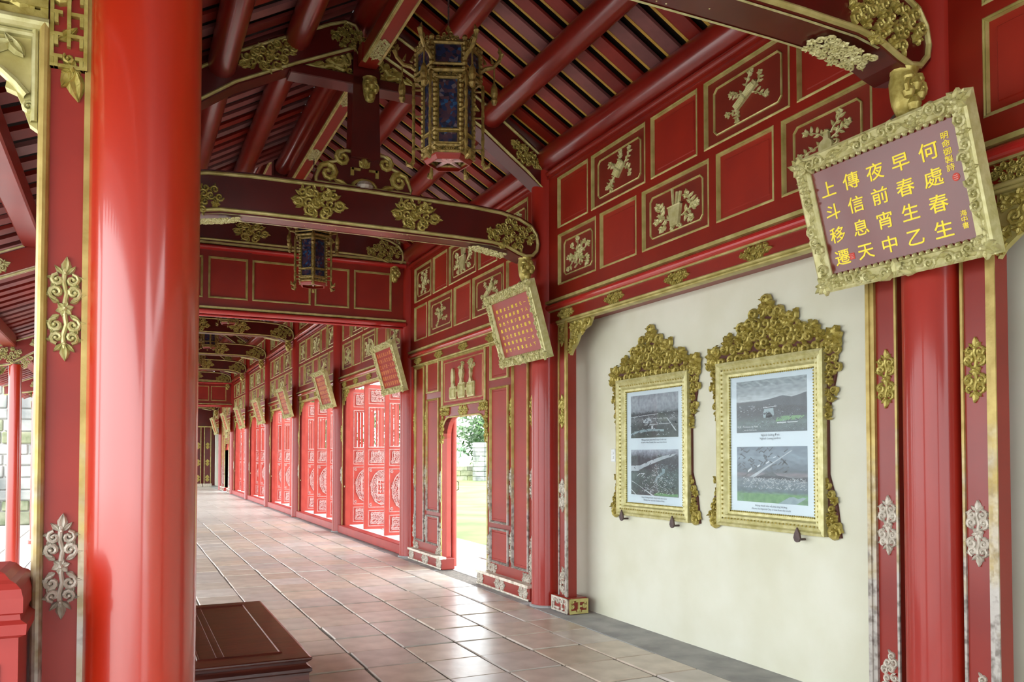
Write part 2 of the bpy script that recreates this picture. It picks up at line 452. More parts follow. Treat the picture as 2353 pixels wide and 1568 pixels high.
def diamond_orn(W, L, seed=0, h=0.02):
    """open scrollwork lozenge with pointed leaf ends, L long and W high"""
    s = W * 0.34
    m = fill_orn(lambda x, z: (abs(x) / (L * .46)) ** 1.3 + (abs(z) / (W * .5)) ** 1.3 < 1, -L / 2, L / 2, -W / 2, W / 2, s, seed, h, None, 0.0)
    flower(m, 0, 0, W * 0.2, 7, h * 1.4)
    for sd in (1, -1):
        leaf(m, sd * L * .32, 0, 0 if sd > 0 else PI, L * .2, W * .26, h * 1.2)
        for q in (1, -1):
            spiral(m, sd * L * .16, q * W * .26, W * .17, q * PI / 2, 1.4, -sd * q, W * .05, h * 1.1)
            leaf(m, sd * L * .27, q * W * .12, math.atan2(q * .55, sd), W * .3, W * .14, h)
            leaf(m, sd * L * .05, q * W * .34, q * PI / 2 - sd * q * .5, W * .2, W * .12, h)
    return m
def fret_orn(W, H, nx, nz, seed=0, h=0.012, t=None):
    """key-fret lattice with border"""
    m = MB(); rnd = random.Random(seed)
    cxw, czh = W / nx, H / nz; t = t or min(cxw, czh) * 0.24
    def bar(x0, x1, z0, z1): m.box(x0, x1, -h * rnd.uniform(.9, 1.15), 0.002, z0, z1)
    bar(-W / 2, W / 2, -H / 2, -H / 2 + t); bar(-W / 2, W / 2, H / 2 - t, H / 2)
    bar(-W / 2, -W / 2 + t, -H / 2, H / 2); bar(W / 2 - t, W / 2, -H / 2, H / 2)
    for i in range(nx):
        for j in range(nz):
            x0, z0 = -W / 2 + i * cxw, -H / 2 + j * czh
            q = rnd.random()
            if q < .4:
                bar(x0, x0 + cxw, z0 + czh / 2 - t / 2, z0 + czh / 2 + t / 2); bar(x0 + cxw / 2 - t / 2, x0 + cxw / 2 + t / 2, z0, z0 + czh / 2)
            elif q < .75:
                bar(x0 + cxw / 2 - t / 2, x0 + cxw / 2 + t / 2, z0, z0 + czh); bar(x0 + cxw / 2, x0 + cxw, z0 + czh * .5 - t / 2, z0 + czh * .5 + t / 2)
            else:
                spiral(m, x0 + cxw / 2, z0 + czh / 2, min(cxw, czh) * .48, rnd.random() * 6, 1.2, 1, t * .6, h)
    return m
def branch(m, x, z, a, L, rnd, h=0.012, w=0.006, leaves=5, lsize=0.045, bloom=True):
    pts = []; n = 7; aa = a; px, pz = x, z
    for k in range(n + 1):
        pts.append((px, pz)); px += math.cos(aa) * L / n; pz += math.sin(aa) * L / n; aa += rnd.uniform(-.38, .38)
    ribbon(m, pts, [w * (1.15 - 0.6 * k / n) for k in range(n + 1)], h)
    for k in range(leaves):
        i = 1 + int(k * n / leaves) % n
        sd = 1 if k % 2 else -1
        leaf(m, pts[i][0], pts[i][1], a + sd * rnd.uniform(.6, 1.2), lsize * rnd.uniform(.8, 1.25), lsize * 0.55, h * 1.1)
    if bloom: flower(m, pts[-1][0], pts[-1][1], lsize * 0.62, 5, h * 1.4, 0, rnd.random())
    return pts
def panel_carving(kind, W, H, seed):
    m = MB(); rnd = random.Random(seed)
    S = 0.3; B = S * 1.25
    lf = S * 0.17
    if kind in (0, 4):      # zither / book with blossom branches
        a = R(35 if kind == 0 else 50); c, s_ = math.cos(a), math.sin(a)
        L, w = S * (0.5 if kind == 0 else .32), S * (0.13 if kind == 0 else .2)
        def T(u, v): return (u * c - v * s_, u * s_ + v * c)
        P = [T(-L, -w), T(L * .85, -w), T(L, -w * .5), T(L, w), T(-L, w)]
        m.prism(P, -0.022, 0)
        for v in (-w * .55, -w * .1, w * .35, w * .75): ribbon(m, [T(-L * .95, v), T(0, v), T(L * .8, v)], S * .014, 0.007, -0.022)
        ribbon(m, [T(-L * .1, -w * 1.05), T(-L * .1, w * 1.05)], S * .05, 0.012, -0.02)
        for (x, z, b) in ((-S * .3, -S * .28, R(200)), (S * .3, -S * .02, R(-10)), (S * .35, .12 * S, R(50)), (-S * .15, S * .2, R(165)), (-S * .02, S * .25, R(75)), (-S * .35, -S * .3, R(240))):
            branch(m, x * .8, z * .8, b, B * rnd.uniform(.38, .55), rnd, lsize=lf, leaves=6)
    elif kind == 1:         # vase of scrolls with side branches
        m.prism([(-S * .12, -S * .42), (S * .12, -S * .42), (S * .17, -S * .1), (S * .2, S * .12), (-S * .2, S * .12), (-S * .17, -S * .1)], -0.026, 0)
        ribbon(m, [(-S * .21, S * .12), (S * .21, S * .12)], S * .035, 0.032)
        for x in (-.07, .03, .1): ribbon(m, [(S * x, S * .1), (S * x * 1.6, S * rnd.uniform(.45, .62))], S * .03, 0.018)
        spiral(m, -S * .12, -S * .46, S * .07, 0, 1.2, 1, S * .02, .014); spiral(m, S * .12, -S * .46, S * .07, PI, 1.2, -1, S * .02, .014)
        for sd in (1, -1):
            p = branch(m, sd * S * .18, -S * .2, R(90 - sd * 75), S * .5, rnd, lsize=lf, leaves=6)
            branch(m, p[4][0], p[4][1], R(90 - sd * 25), S * .45, rnd, lsize=lf, leaves=6)
            branch(m, sd * S * .3, -S * .2, R(-90 + sd * 40), S * .25, rnd, lsize=lf, leaves=3)
    elif kind == 2:         # bouquet with ribbons
        for k in range(9):
            a = R(90 + (k - 4) * 32 + rnd.uniform(-8, 8))
            branch(m, rnd.uniform(-.08, .08) * S, -S * .1, a, B * rnd.uniform(.45, .62), rnd, lsize=lf * 1.05, leaves=5)
        for sd in (1, -1):
            ribbon(m, [(0, -S * .1), (sd * S * .12, -S * .3), (sd * S * .06, -S * .45), (sd * S * .22, -S * .56)], S * .03, 0.014)
        flower(m, 0, -S * .02, S * .16, 7, 0.022)
    elif kind == 3:         # teapot / gourd with orchids
        m.prism([(S * .2 * math.cos(2 * PI * k / 14), -S * .2 + S * .22 * math.sin(2 * PI * k / 14)) for k in range(14)], -0.028, 0)
        m.prism([(-S * .08, 0), (S * .08, 0), (S * .06, S * .2), (-S * .06, S * .2)], -0.022, 0)
        ribbon(m, [(-S * .1, S * .2), (S * .1, S * .2)], S * .03, .03); dome(m, 0, S * .24, S * .05, .03)
        spiral(m, S * .24, -S * .12, S * .12, PI, .8, 1, S * .03, .018)
        for (x, z, b) in ((-S * .15, -.1 * S, R(165)), (-S * .1, S * .1, R(130)), (S * .12, 0, R(30)), (S * .1, S * .15, R(60)), (-S * .15, -S * .35, R(210)), (S * .2, -S * .35, R(-25))):
            branch(m, x, z, b, B * rnd.uniform(.42, .6), rnd, lsize=lf, leaves=6)
    xs_ = [v[0] for v in m.v]; zs_ = [v[2] for v in m.v]
    cx, cz = (min(xs_) + max(xs_)) / 2, (min(zs_) + max(zs_)) / 2
    kx, kz = W * .98 / (max(xs_) - min(xs_)), H * .98 / (max(zs_) - min(zs_))
    kx = min(kx, kz * 1.35); kz = min(kz, kx * 1.35)
    m.v = [((x - cx) * kx, y, (z - cz) * kz) for x, y, z in m.v]
    return m
def rr(x0, x1, z0, z1, c, d):
    x0 += d; x1 -= d; z0 += d; z1 -= d; c = max(c - d * 0.586, 0)
    if c <= 0: return [(x0, z0), (x1, z0), (x1, z1), (x0, z1)]
    return [(x0 + c, z0), (x1 - c, z0), (x1, z0 + c), (x1, z1 - c), (x1 - c, z1), (x0 + c, z1), (x0, z1 - c), (x0, z0 + c)]
def rect_mould(m, x0, x1, z0, z1, w, h, c=0.0, y=0.0, mi=0):
    """mitred moulding round a rectangle (c: cut corners), lying on y, proud by h"""
    prof = [(0, 0), (w * .08, h * .8), (w * .38, h), (w * .55, h * .55), (w * .8, h * .75), (w, 0)]
    rs = [[(x, y - hh, z) for x, z in rr(x0, x1, z0, z1, c, d)] for d, hh in prof]
    if c > 0 and min(len(r) for r in rs) != max(len(r) for r in rs): return rect_mould(m, x0, x1, z0, z1, w, h, 0, y, mi)
    m.rings(rs, cap=False, mi=mi)
def hmould(m, x0, x1, z0, z1, y0, d, mi=0):
    """horizontal half-round roll"""
    zc, r = (z0 + z1) / 2, (z1 - z0) / 2
    m.rings([[(x, y0 - d * math.cos(a), zc + r * math.sin(a)) for a in [R(t) for t in range(-90, 91, 20)]] for x in (x0, x1)], closed=False, mi=mi)

# ------------------------------------------------------------------ floor
floor = struct('floor', label='terracotta tiled gallery floor with sandy joints')
m = MB(); m.box(-1.75, WX + 0.35, BACK, 44, -0.3, -0.010); m.build('grout_bed', 'grout', floor)
m = MB(); m.box(3.655, CWX + 0.25, BACK, 8.85, -0.05, 0.0); m.box(3.66, CWX + 0.25, 10.2, 44, -0.05, -0.003)
m.build('cement_strip', 'cement', floor)
TW, TD = 0.434, 0.508
tile_meshes = []
for q in range(5):
    rnd = random.Random(q)
    t = MB()
    j = [rnd.uniform(0.006, 0.012), rnd.uniform(0.006, 0.012), rnd.uniform(.007, .013), rnd.uniform(.007, .013)]
    t.bbox(-TW / 2 + j[0], TW / 2 - j[1], -TD / 2 + j[2], TD / 2 - j[3], -0.03, 0.0, 0.006)
    tile_meshes.append(t.mesh('tile', 'tile'))
half = MB(); half.bbox(-0.175, 0.175, -TD / 2 + .006, TD / 2 - .006, -0.03, 0.0, 0.006); half_me = half.mesh('tile', 'tile')
rnd = random.Random(4)
xs = [1.336 + TW * i for i in range(-3, 5)]
far = MB()
bench_area = (0.2, 0.9)
for r in range(-39, 73):
    yc = 6.99 + TD * r
    for i, x in enumerate(xs + [3.474]):
        dz = rnd.uniform(-0.004, 0.003)
        if 3.6 < yc < 19.6 and x > 0.3:
            me = half_me if i == 8 else rnd.choice(tile_meshes)
            place('tile', me, floor, (x + rnd.uniform(-.003, .003), yc + rnd.uniform(-.004, .004), dz), (rnd.uniform(-.004, .004), rnd.uniform(-.004, .004), rnd.uniform(-.006, .006)))
        else:
            w = (0.175 if i == 8 else TW / 2 - .007)
            far.box(x - w, x + w, yc - TD / 2 + .007, yc + TD / 2 - .007, -0.03, dz * 0.5)
o = far.build('tile_field', 'tile', floor); o['kind'] = 'stuff'
# aisle floor and the courtyard beyond
m = MB()
rnd = random.Random(8)
for r in range(-14, 48):
    for i in range(3):
        m.box(-1.72 + i * .52 + .006, -1.72 + (i + 1) * .52 - .006, r * .9 + .006, (r + 1) * .9 - .006, -0.02, -0.002 + rnd.uniform(-.003, .002))
o = m.build('aisle_paving', 'paving', floor); o['kind'] = 'stuff'
court = MB(); court.box(-40, -1.75, -30, 80, -0.5, -0.2)
o = court.build('courtyard_ground', 'paving'); o['kind'] = 'structure'

# ------------------------------------------------------------------ right wall: cream bays
def cream_wall(name, y0, y1):
    w = struct(name, label='cream plastered wall between the red columns')
    m = MB(); m.box(CWX, CWX + 0.2, y0, y1, 0, 3.1); m.build('plaster', 'cream', w)
    return w
cream_wall('wall_right', cy(0) + 0.0, cy(1) + 0.1)
cream_wall('wall_right_near', BACK, cy(0) - 0.001)
cream_wall('wall_right_far', cy(8) + .1, 44)

# ------------------------------------------------------------------ columns
def column_mesh(r, h, mt='wallcolumn'):
    m = MB()
    m.lathe([(r * 1.02, 0), (r * 1.02, 0.03), (r, 0.05), (r, h * .35), (r, h)], 48)
    return m.mesh('shaft', mt, True)
cm_low, cm_high = column_mesh(0.15, 4.36), column_mesh(0.15, 4.36 + RISE)
cm_left, cm_left_high = column_mesh(0.17, 4.4, 'column'), column_mesh(0.17, 4.4 + RISE, 'column')
COLX = 3.84
ordn = ['first', 'second', 'third', 'fourth', 'fifth', 'sixth', 'seventh', 'eighth', 'ninth']
clabel = {-1: 'round red column before the large poem board, behind the viewer',
          0: 'round red column carrying the large poem board beside the picture wall',
          1: 'round red column between the picture wall and the arched doorway',
          2: 'round red column between the arched doorway and the folding doors'}
for k in range(-1, 9):
    t = thing('column', clabel.get(k, 'round red wall column, %s past the arched doorway' % ordn[k - 2]), 'column', (COLX, cy(k), 0), group='red columns along the doors and picture wall')
    place('shaft', cm_high if 2 <= k <= 7 else cm_low, t)
    if k <= 3:
        b = MB(); b.lathe([(0.17, 0), (0.172, 0.012), (0.158, 0.02)], 32); b.build('column_foot', 'cement', t)
for k in range(-1, 9):
    lab = 'large glossy red column beside the gilded doorway panel, large in front' if k == 0 else 'round red column in the colonnade row behind the large front column, %s in line' % ordn[k] if k > 0 else 'round red column of the open side, behind the viewer'
    t = thing('column', lab, 'column', (LX, cy(k), 0), group='red columns of the open side' if k else None)
    place('shaft', cm_left_high if 2 <= k <= 7 else cm_left, t)

# ------------------------------------------------------------------ frieze above the wall openings
TOPZ = (3.718, 4.217); BOTZ = (3.158, 3.651)
LAY = {'x': ([(-1.87, -1.294, 0), (-1.231, -.377, 1), (-.295, .295, 0), (.377, 1.231, 1), (1.294, 1.87, 0)],
             [(-1.864, -1.154, 1), (-1.082, -.509, 0), (-.424, .424, 1), (.509, 1.082, 0), (1.154, 1.864, 1)]),
       'y': ([(-1.87, -1.15, 1), (-1.08, -.53, 0), (-.46, .46, 1), (.53, 1.08, 0), (1.15, 1.87, 1)],
             [(-1.87, -1.33, 0), (-1.26, -.35, 1), (-.28, .28, 0), (.35, 1.26, 1), (1.33, 1.87, 0)])}
carve_cache = {}
def carving(kind, W, H, seed):
    key = (kind, round(W, 2), seed)
    if key not in carve_cache: carve_cache[key] = panel_carving(kind, W, H, seed).mesh('carving', 'goldlight')
    return carve_cache[key]
def frieze_row(t, row, z0, z1, kinds, seed):
    ki = 0
    for (a0, a1, cv) in row:
        p = MB(); p.box(a0, a1, 0.0, 0.012, z0, z1)
        po = p.build('panel', 'carvebed' if cv else 'panel', t)
        mo = MB(); rect_mould(mo, a0 - .004, a1 + .004, z0 - .004, z1 + .004, 0.024, 0.030)
        mo.build('moulding', 'goldflat', po)
        if cv:
            im = MB(); rect_mould(im, a0 + .085, a1 - .085, z0 + .075, z1 - .075, 0.014, 0.012, 0.035)
            im.build('inner_moulding', 'goldflat', po)
            place('carving', carving(kinds[ki % len(kinds)], a1 - a0 - .2, z1 - z0 - .16, seed + ki), po, ((a0 + a1) / 2, 0, (z0 + z1) / 2)); ki += 1
        else:
            fp = MB(); fp.bbox(a0 + .06, a1 - .06, -0.006, 0.006, z0 + .06, z1 - .06, .005); fp.build('raised_field', 'panel', po)
def frame_grid(t, rows, zs, half, y0=-0.03, y1=0.012):
    """rails and stiles round rows of panels"""
    m = MB()
    z_prev = zs[0]
    for (row, (z0, z1)) in rows:
        m.box(-half, half, y0, y1, z_prev, z0)
        x = -half
        for (a0, a1, _) in row:
            m.box(x, a0, y0, y1, z0, z1); x = a1
        m.box(x, half, y0, y1, z0, z1)
        z_prev = z1
    m.box(-half, half, y0, y1, z_prev, zs[1])
    m.box(-half, half, y1, 0.08, zs[0], zs[1])
    m.build('frame', 'red', t)
HALF = 2.06
rail_orn = diamond_orn(0.11, 0.31, 3, 0.02).mesh('rosette', 'gold')
rail_orn2 = strip_orn(0.10, 0.26, 5, True, 0.02).mesh('rosette', 'gold')
def frieze(kind, k, label, high=False, src=None):
    yc = (cy(k - 1) + cy(k)) / 2
    if src: return copy_tree(src, (WX, yc, 0), None, label)
    t = thing('frieze', label, 'frieze', (WX, yc, 0), WALLROT, 'panelled friezes above the right openings')
    top, bot = LAY[kind]
    frame_grid(t, [(bot, BOTZ), (top, TOPZ)], (3.02, 4.338), HALF, -0.022, 0.012)
    kinds = {'x': ([4, 0], [2, 1, 3]), 'y': ([2, 1, 4], [3, 0])}[kind]
    frieze_row(t, top, *TOPZ, kinds[0], 11 if kind == 'x' else 31)
    frieze_row(t, bot, *BOTZ, kinds[1], 21 if kind == 'x' else 41)
    m = MB(); m.box(-HALF, HALF, -.04, 0.012, 4.255, 4.28); hmould(m, -HALF, HALF, 4.28, 4.335, -.03, .03); m.build('cornice', 'red', t)
    if high:
        third = [(-1.87, -1.33, 1), (-1.26, -.70, 0), (-.63, .63, 1), (.70, 1.26, 0), (1.33, 1.87, 1)]
        frieze_row(t, third, 4.56, 5.04, [3, 2, 1], 51)
        m = MB(); z0, z1 = 4.56, 5.04
        m.box(-HALF, HALF, -.022, .012, 4.40, z0); x = -HALF
        for (a0, a1, _) in third: m.box(x, a0, -.022, .012, z0, z1); x = a1
        m.box(x, HALF, -.022, .012, z0, z1); m.box(-HALF, HALF, -.022, .012, z1, 5.165); m.box(-HALF, HALF, .012, .08, 4.34, 5.165)
        m.build('upper_frame', 'red', t)
        m = MB(); m.box(-HALF, HALF, -.10, -.02, 4.375, 4.43); hmould(m, -HALF, HALF, 4.33, 4.40, -.08, .05); m.build('string_course', 'pinkroll', t)
    return t
fx = frieze('x', 1, 'red panelled frieze with gilded zither and vase carvings above the picture wall')
fy = frieze('y', 2, 'red panelled frieze with gilded carvings above the arched doorway')
frieze('y', 0, 'red panelled frieze beyond the large poem board, above the near cream wall', src=fy)
fxh = frieze('x', 3, 'tall red frieze above the first bay of folding doors', True)
fyh = frieze('y', 4, 'tall red frieze above the second bay of folding doors', True)
for k in (5, 6, 7): frieze('', k, 'tall red frieze above the %s bay of folding doors' % ordn[k - 3], src=fxh if k % 2 else fyh)
frieze('y', 8, 'red panelled frieze above the distant arched doorway', src=fy)
frieze('x', 9, 'red panelled frieze above the most distant cream wall', src=fx)

def lintel(k, label, src=None, cats=3):
    yc = (cy(k - 1) + cy(k)) / 2
    if src: return copy_tree(src, (WX, yc, 0), None, label)
    t = thing('lintel', label, 'beam', (WX, yc, 0), WALLROT, 'gilt edged lintel beams')
    m = MB(); m.box(-HALF, HALF, -.012, .26, 2.81, 2.93); m.build('beam', 'red', t)
    m = MB(); m.box(-HALF, HALF, -.062, .0, 2.995, 3.022); m.box(-HALF, HALF, -.03, 0, 2.912, 2.926); m.build('gilt_fillet', 'goldflat', t)
    m = MB(); hmould(m, -HALF, HALF, 2.924, 2.997, -.012, .05); m.box(-HALF, HALF, -.012, .05, 2.924, 2.997); m.build('roll_moulding', 'pinkroll', t)
    m = MB(); hmould(m, -1.9, 1.9, 2.788, 2.815, -.012, .022); hmould(m, -1.9, 1.9, 2.77, 2.79, -.004, .016); m.box(-1.9, 1.9, -.004, .05, 2.77, 2.815); m.build('lower_moulding', 'goldflat', t)
    for x in (-1.72, -.86, 0.03, .9, 1.74):
        place('rosette', rail_orn, t, (x, -.012, 2.862))
    return t
lt = lintel(1, 'red lintel beam with gilded rosettes above the two framed photographs')
lintel(0, 'red lintel beam with gilded rosettes beyond the large poem board', lt)
lintel(2, 'red lintel beam with gilded rosettes above the arched doorway', lt)
for k in range(3, 8): lintel(k, 'red lintel beam above the %s bay of folding doors' % ordn[k - 3], lt)
lintel(8, 'red lintel beam above the distant arched doorway', lt)
lintel(9, 'red lintel beam above the most distant cream wall', lt)

# ------------------------------------------------------------------ jamb posts with carved strips, beside the columns
strip_gold = strip_orn(0.125, 0.33, 7).mesh('ornament', 'gold')
strip_silver = strip_orn(0.125, 0.33, 8).mesh('ornament', 'silver')
strip_low = fill_orn(lambda x, z: abs(x) < .05 and 0 < z < .25 - abs(x) * .9, -.06, .06, 0, .26, .05, 5, .014).mesh('ornament', 'silver')
fretb = fret_orn(0.32, 0.14, 4, 2, 3, .012).mesh('fret', 'silver')
frets = fret_orn(0.20, 0.14, 3, 3, 6, .012, .016).mesh('fret', 'goldflat')
tri = lambda s: (lambda x, z: x > 0.01 and z < -0.01 and (x - z) < s)
bracket_me = fill_orn(lambda x, z: 0 < x < .42 and -.30 < z < 0 and (x / .42 + -z / .30) < 1.0, 0, .42, -.3, 0, .085, 9, .02).mesh('carving', 'gold')
bracket_mi = fill_orn(lambda x, z: -.42 < x < 0 and -.30 < z < 0 and (-x / .42 + -z / .30) < 1.0, -.42, 0, -.3, 0, .085, 9, .02).mesh('carving', 'gold')
def jamb(x, y, side, label, foot=True, orn_top=True):
    """post of width .175 at the right wall; side=+1 when the opening lies on its near side (towards the viewer)"""
    t = thing('jamb_post', label, 'door post', (WX, y, 0), WALLROT, 'carved jamb posts')
    m = MB(); m.box(-.0875, .0875, 0, .09, .15 if foot else 0, 2.82); m.build('post', 'red', t)
    e = .0875 * side
    zf = .15 if foot else 0
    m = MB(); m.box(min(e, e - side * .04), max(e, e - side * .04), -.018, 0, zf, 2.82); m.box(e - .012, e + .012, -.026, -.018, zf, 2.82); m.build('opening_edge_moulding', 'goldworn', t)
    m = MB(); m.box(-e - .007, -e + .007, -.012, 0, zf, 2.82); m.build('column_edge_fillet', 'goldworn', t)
    ox = -side * .02
    place('ornament', strip_gold, t, (ox, 0, 1.925)); place('ornament', strip_silver, t, (ox, 0, 1.115)); place('ornament', strip_low, t, (ox, 0, .17))
    place('ornament', strip_gold, t, (ox, 0, 2.72))
    if foot:
        b = MB(); b.bbox(-.165, .165, -.04, .17, 0, .155, .012); bo = b.build('foot_block', 'red', t)
        place('fret', fretb, bo, (0, -.041, .078))
        place('fret', frets, bo, (.166, .065, .078), (0, 0, R(90)))
    br = MB()
    if side > 0: br.prism([(.09, 2.78), (.50, 2.78), (.44, 2.70), (.28, 2.66), (.2, 2.56), (.12, 2.50), (.09, 2.46)][::-1], .02, .055)
    else: br.prism([(-.09, 2.78), (-.50, 2.78), (-.44, 2.70), (-.28, 2.66), (-.2, 2.56), (-.12, 2.50), (-.09, 2.46)], .02, .055)
    bo = br.build('bracket', 'goldflat', t)
    place('carving', bracket_me if side > 0 else bracket_mi, bo, (side * .095, .02, 2.775))
    return t
jamb(WX, 6.96, 1, 'carved red jamb post with fret foot block left of the smaller framed photograph')
jamb(WX, 3.26, -1, 'carved red jamb post between the large framed photograph and column')
jamb(WX, 2.69, 1, 'carved red jamb post at the near side of the poem board column')

# ------------------------------------------------------------------ framed photographs on the cream wall
M['ph_city'] = ramp_mat('print_aerial_city', [(0.0, (74, 82, 76)), (0.25, (70, 74, 74)), (0.42, (116, 118, 120)), (0.55, (66, 66, 70)), (0.62, (140, 144, 150)), (0.8, (160, 163, 170)), (1.0, (146, 150, 156))], 'Z', .16, 5)
M['ph_river'] = ramp_mat('print_river_city', [(0.0, (92, 92, 92)), (0.2, (76, 86, 82)), (0.45, (92, 104, 100)), (0.62, (74, 72, 76)), (0.82, (78, 78, 84)), (0.93, (140, 142, 152)), (1.0, (170, 174, 184))], 'Z', .3, 7)
M['ph_hill'] = ramp_mat('print_hillside', [(0.0, (74, 84, 88)), (0.18, (92, 108, 104)), (0.32, (60, 62, 66)), (0.52, (56, 56, 60)), (0.585, (80, 80, 84)), (0.61, (178, 184, 186)), (0.8, (136, 144, 148)), (1.0, (158, 166, 168))], 'Z', .13, 6, stretch=(.5, 1, 1.6))
M['ph_road'] = ramp_mat('print_straight_road', [(0.0, (112, 150, 112)), (0.14, (108, 148, 106)), (0.2, (96, 112, 118)), (0.4, (124, 134, 140)), (0.5, (120, 110, 114)), (0.56, (78, 88, 98)), (0.8, (126, 140, 152)), (1.0, (104, 116, 128))], 'Z', .12, 6, stretch=(.5, 1, 1.5))
M['ph_light'] = mat('print_light_tone', (168, 174, 180), (186, 190, 194), rough=.4, scale=12)
M['ph_white'] = mat('print_white_tone', (196, 200, 204), (210, 212, 214), rough=.4, scale=30)
M['ph_green'] = mat('print_green_tone', (96, 140, 92), (116, 156, 104), rough=.4, scale=20)
M['ph_dark'] = mat('print_dark_tone', (62, 66, 72), (76, 80, 86), rough=.4, scale=20)
M['ph_pond'] = mat('print_pond_tone', (134, 152, 156), (150, 166, 170), rough=.4, scale=20)

FW, FH = 0.525, 0.605
def crest_in(x, z):
    ax = abs(x)
    top = 0.05 + 0.335 * max(0.0, 1 - (ax / .62)) ** 0.85 + (.035 if ax < .07 else 0)
    return ax < .62 and -0.02 < z < top
def side_in(x, z):
    if z > 0.16: return .53 < x < .545 + .10 * min(1, (z - .16) / .35)
    if z < -0.22: return .53 < x < .545 + .10 * min(1, (-.22 - z) / .3)
    return False
def frame_orn():
    m = MB()
    parts = []
    fill_orn(lambda x, z: crest_in(x, z - FH), -.64, .64, FH - .02, FH + .42, .088, 2, .034, m, .3)
    flower(m, 0, FH + .36, .07, 7, .05)
    for x in (-.42, -.22, .2, .43): flower(m, x, FH + .06 + .26 * (1 - abs(x) / .62), .055, 7, .045)
    parts.append(('carved_crest', m))
    for sd in (1, -1):
        a, b = (.53, .66) if sd > 0 else (-.66, -.53)
        m = fill_orn(lambda x, z: z > 0 and side_in(sd * x, z), a, b, 0, FH + .1, .06, 4 + sd, .024, None, .12)
        flower(m, sd * .59, FH + .06, .075, 7, .045); parts.append(('side_carving', m))
        m = fill_orn(lambda x, z: z < 0 and side_in(sd * x, z), a, b, -FH, 0, .06, 7 + sd, .024, None, .12)
        spiral(m, sd * .585, -FH + .03, .055, 0, 1.3, sd, .016, .026); parts.append(('side_carving', m))
    return [(n, q.mesh(n, 'gold')) for n, q in parts]
crest_mes = frame_orn()
def crest_back():
    m = MB()
    n = 24
    top = [(-.62 + 1.24 * i / n, FH + 0.02 + 0.30 * max(0.0, 1 - abs(-.62 + 1.24 * i / n) / .62) ** 0.85) for i in range(n + 1)]
    m.prism([(-.62, FH - .02), (.62, FH - .02)] + top[::-1], -.016, -.002)
    for sd in (1, -1):
        P = [(sd * .52, -FH), (sd * .63, -FH), (sd * .60, -FH + .2), (sd * .535, -FH + .4), (sd * .535, .18), (sd * .60, .42), (sd * .62, FH), (sd * .52, FH)]
        m.prism(P if sd > 0 else P[::-1], -.016, -.002)
    return m.mesh('crest_ground', 'crestbed')
crest_bk = crest_back()
def gilt_frame():
    m = MB()
    prof = [(0, 0), (0, .055), (.018, .06), (.03, .045), (.05, .05), (.062, .04), (.078, .042), (.09, .02), (.108, .018), (.115, 0.0)]
    rs = [[(x, -h, z) for x, z in rr(-FW, FW, -FH, FH, 0, d)] for d, h in prof]
    m.rings(rs, cap=False)
    return m.mesh('moulded_frame', 'goldlight')
gf = gilt_frame()
def beads():
    out = []
    for (x0, x1, z0, z1, s, d, yy) in ((-FW + .112, FW - .112, -FH + .112, FH - .112, .02, .008, -.014), (-FW + .056, FW - .056, -FH + .056, FH - .056, .034, .009, -.044)):
        m = MB(); n = int((x1 - x0) / s)
        for i in range(n + 1):
            for z in (z0, z1): dome(m, x0 + (x1 - x0) * i / n, z, d, .008, yy, 5)
        n = int((z1 - z0) / s)
        for i in range(n + 1):
            for x in (x0, x1): dome(m, x, z0 + (z1 - z0) * i / n, d, .008, yy, 5)
        out.append(m.mesh('beading', 'gold'))
    return out
bead_mes = beads()

TXT = bpy.data.scenes.new('text_workbench')
def text_mesh(name, body, size, matn, align='CENTER', bold=0.0, extrude=0.0, thick=0.0):
    c = bpy.data.curves.new('tmp_text', 'FONT')
    c.body = body; c.size = size; c.align_x = align; c.offset = bold; c.extrude = extrude; c.resolution_u = 2
    o = bpy.data.objects.new('tmp_text', c); TXT.collection.objects.link(o)
    vl = TXT.view_layers[0]; vl.update()
    me = bpy.data.meshes.new_from_object(o.evaluated_get(vl.depsgraph))
    bpy.data.objects.remove(o); bpy.data.curves.remove(c)
    me.name = name
    if thick:
        vs = [v.co.copy() for v in me.vertices]; fs = [tuple(q.vertices) for q in me.polygons]; V, F = [], []
        for i, (dx, dy) in enumerate(((0, 0), (thick, thick * .35), (-thick, -thick * .35), (thick * .35, -thick * .7), (-thick * .35, thick * .7))):
            b = len(V); V += [(v.x * 1.1 + dx, v.y * .92 + dy, v.z + i * .00007) for v in vs]; F += [tuple(b + k for k in f) for f in fs]
        me.clear_geometry(); me.from_pydata(V, [], F)
    me.materials.clear(); me.materials.append(M[matn])
    return me
FACE = (R(90), 0, 0)     # text laid in x-y stands up in x-z facing -y

def flat(m, pts, y, mi=0): m.add([(x, y, z) for x, z in pts], [tuple(range(len(pts)))], mi)
def picture(y, z, label, prints, captions, inkdrop):
    t = thing('framed_photograph', label, 'picture', (CWX, y, z), WALLROT, 'framed photographs on the cream wall')
    place('crest_ground', crest_bk, t); fo = place('moulded_frame', gf, t); [place('beading', q, fo) for q in bead_mes]
    for nm, q in crest_mes: place(nm, q, t, (0, -.014, 0))
    p = MB(); p.box(-FW + .11, FW - .11, -.006, 0, -FH + .11, FH - .11); po = p.build('print_sheet', 'paper', t)
    for (x0, x1, z0, z1, mt, extra) in prints:
        q = MB(); q.box(x0, x1, -.0078, -.006, z0, z1)
        ph = q.build('photograph', mt, po)
        if extra: extra(ph)
    for (z0, body, sz) in captions:
        place('caption', text_mesh('caption', body, sz, 'ink'), po, (0, -.0082, z0), FACE)
    g = MB(); e, f = FW - .108, FH - .108; g.add([(-e, -.012, -f), (e, -.012, -f), (e, -.012, f), (-e, -.012, f)], [(0, 1, 2, 3)]); g.build('glass_pane', 'glass', t)
    return t

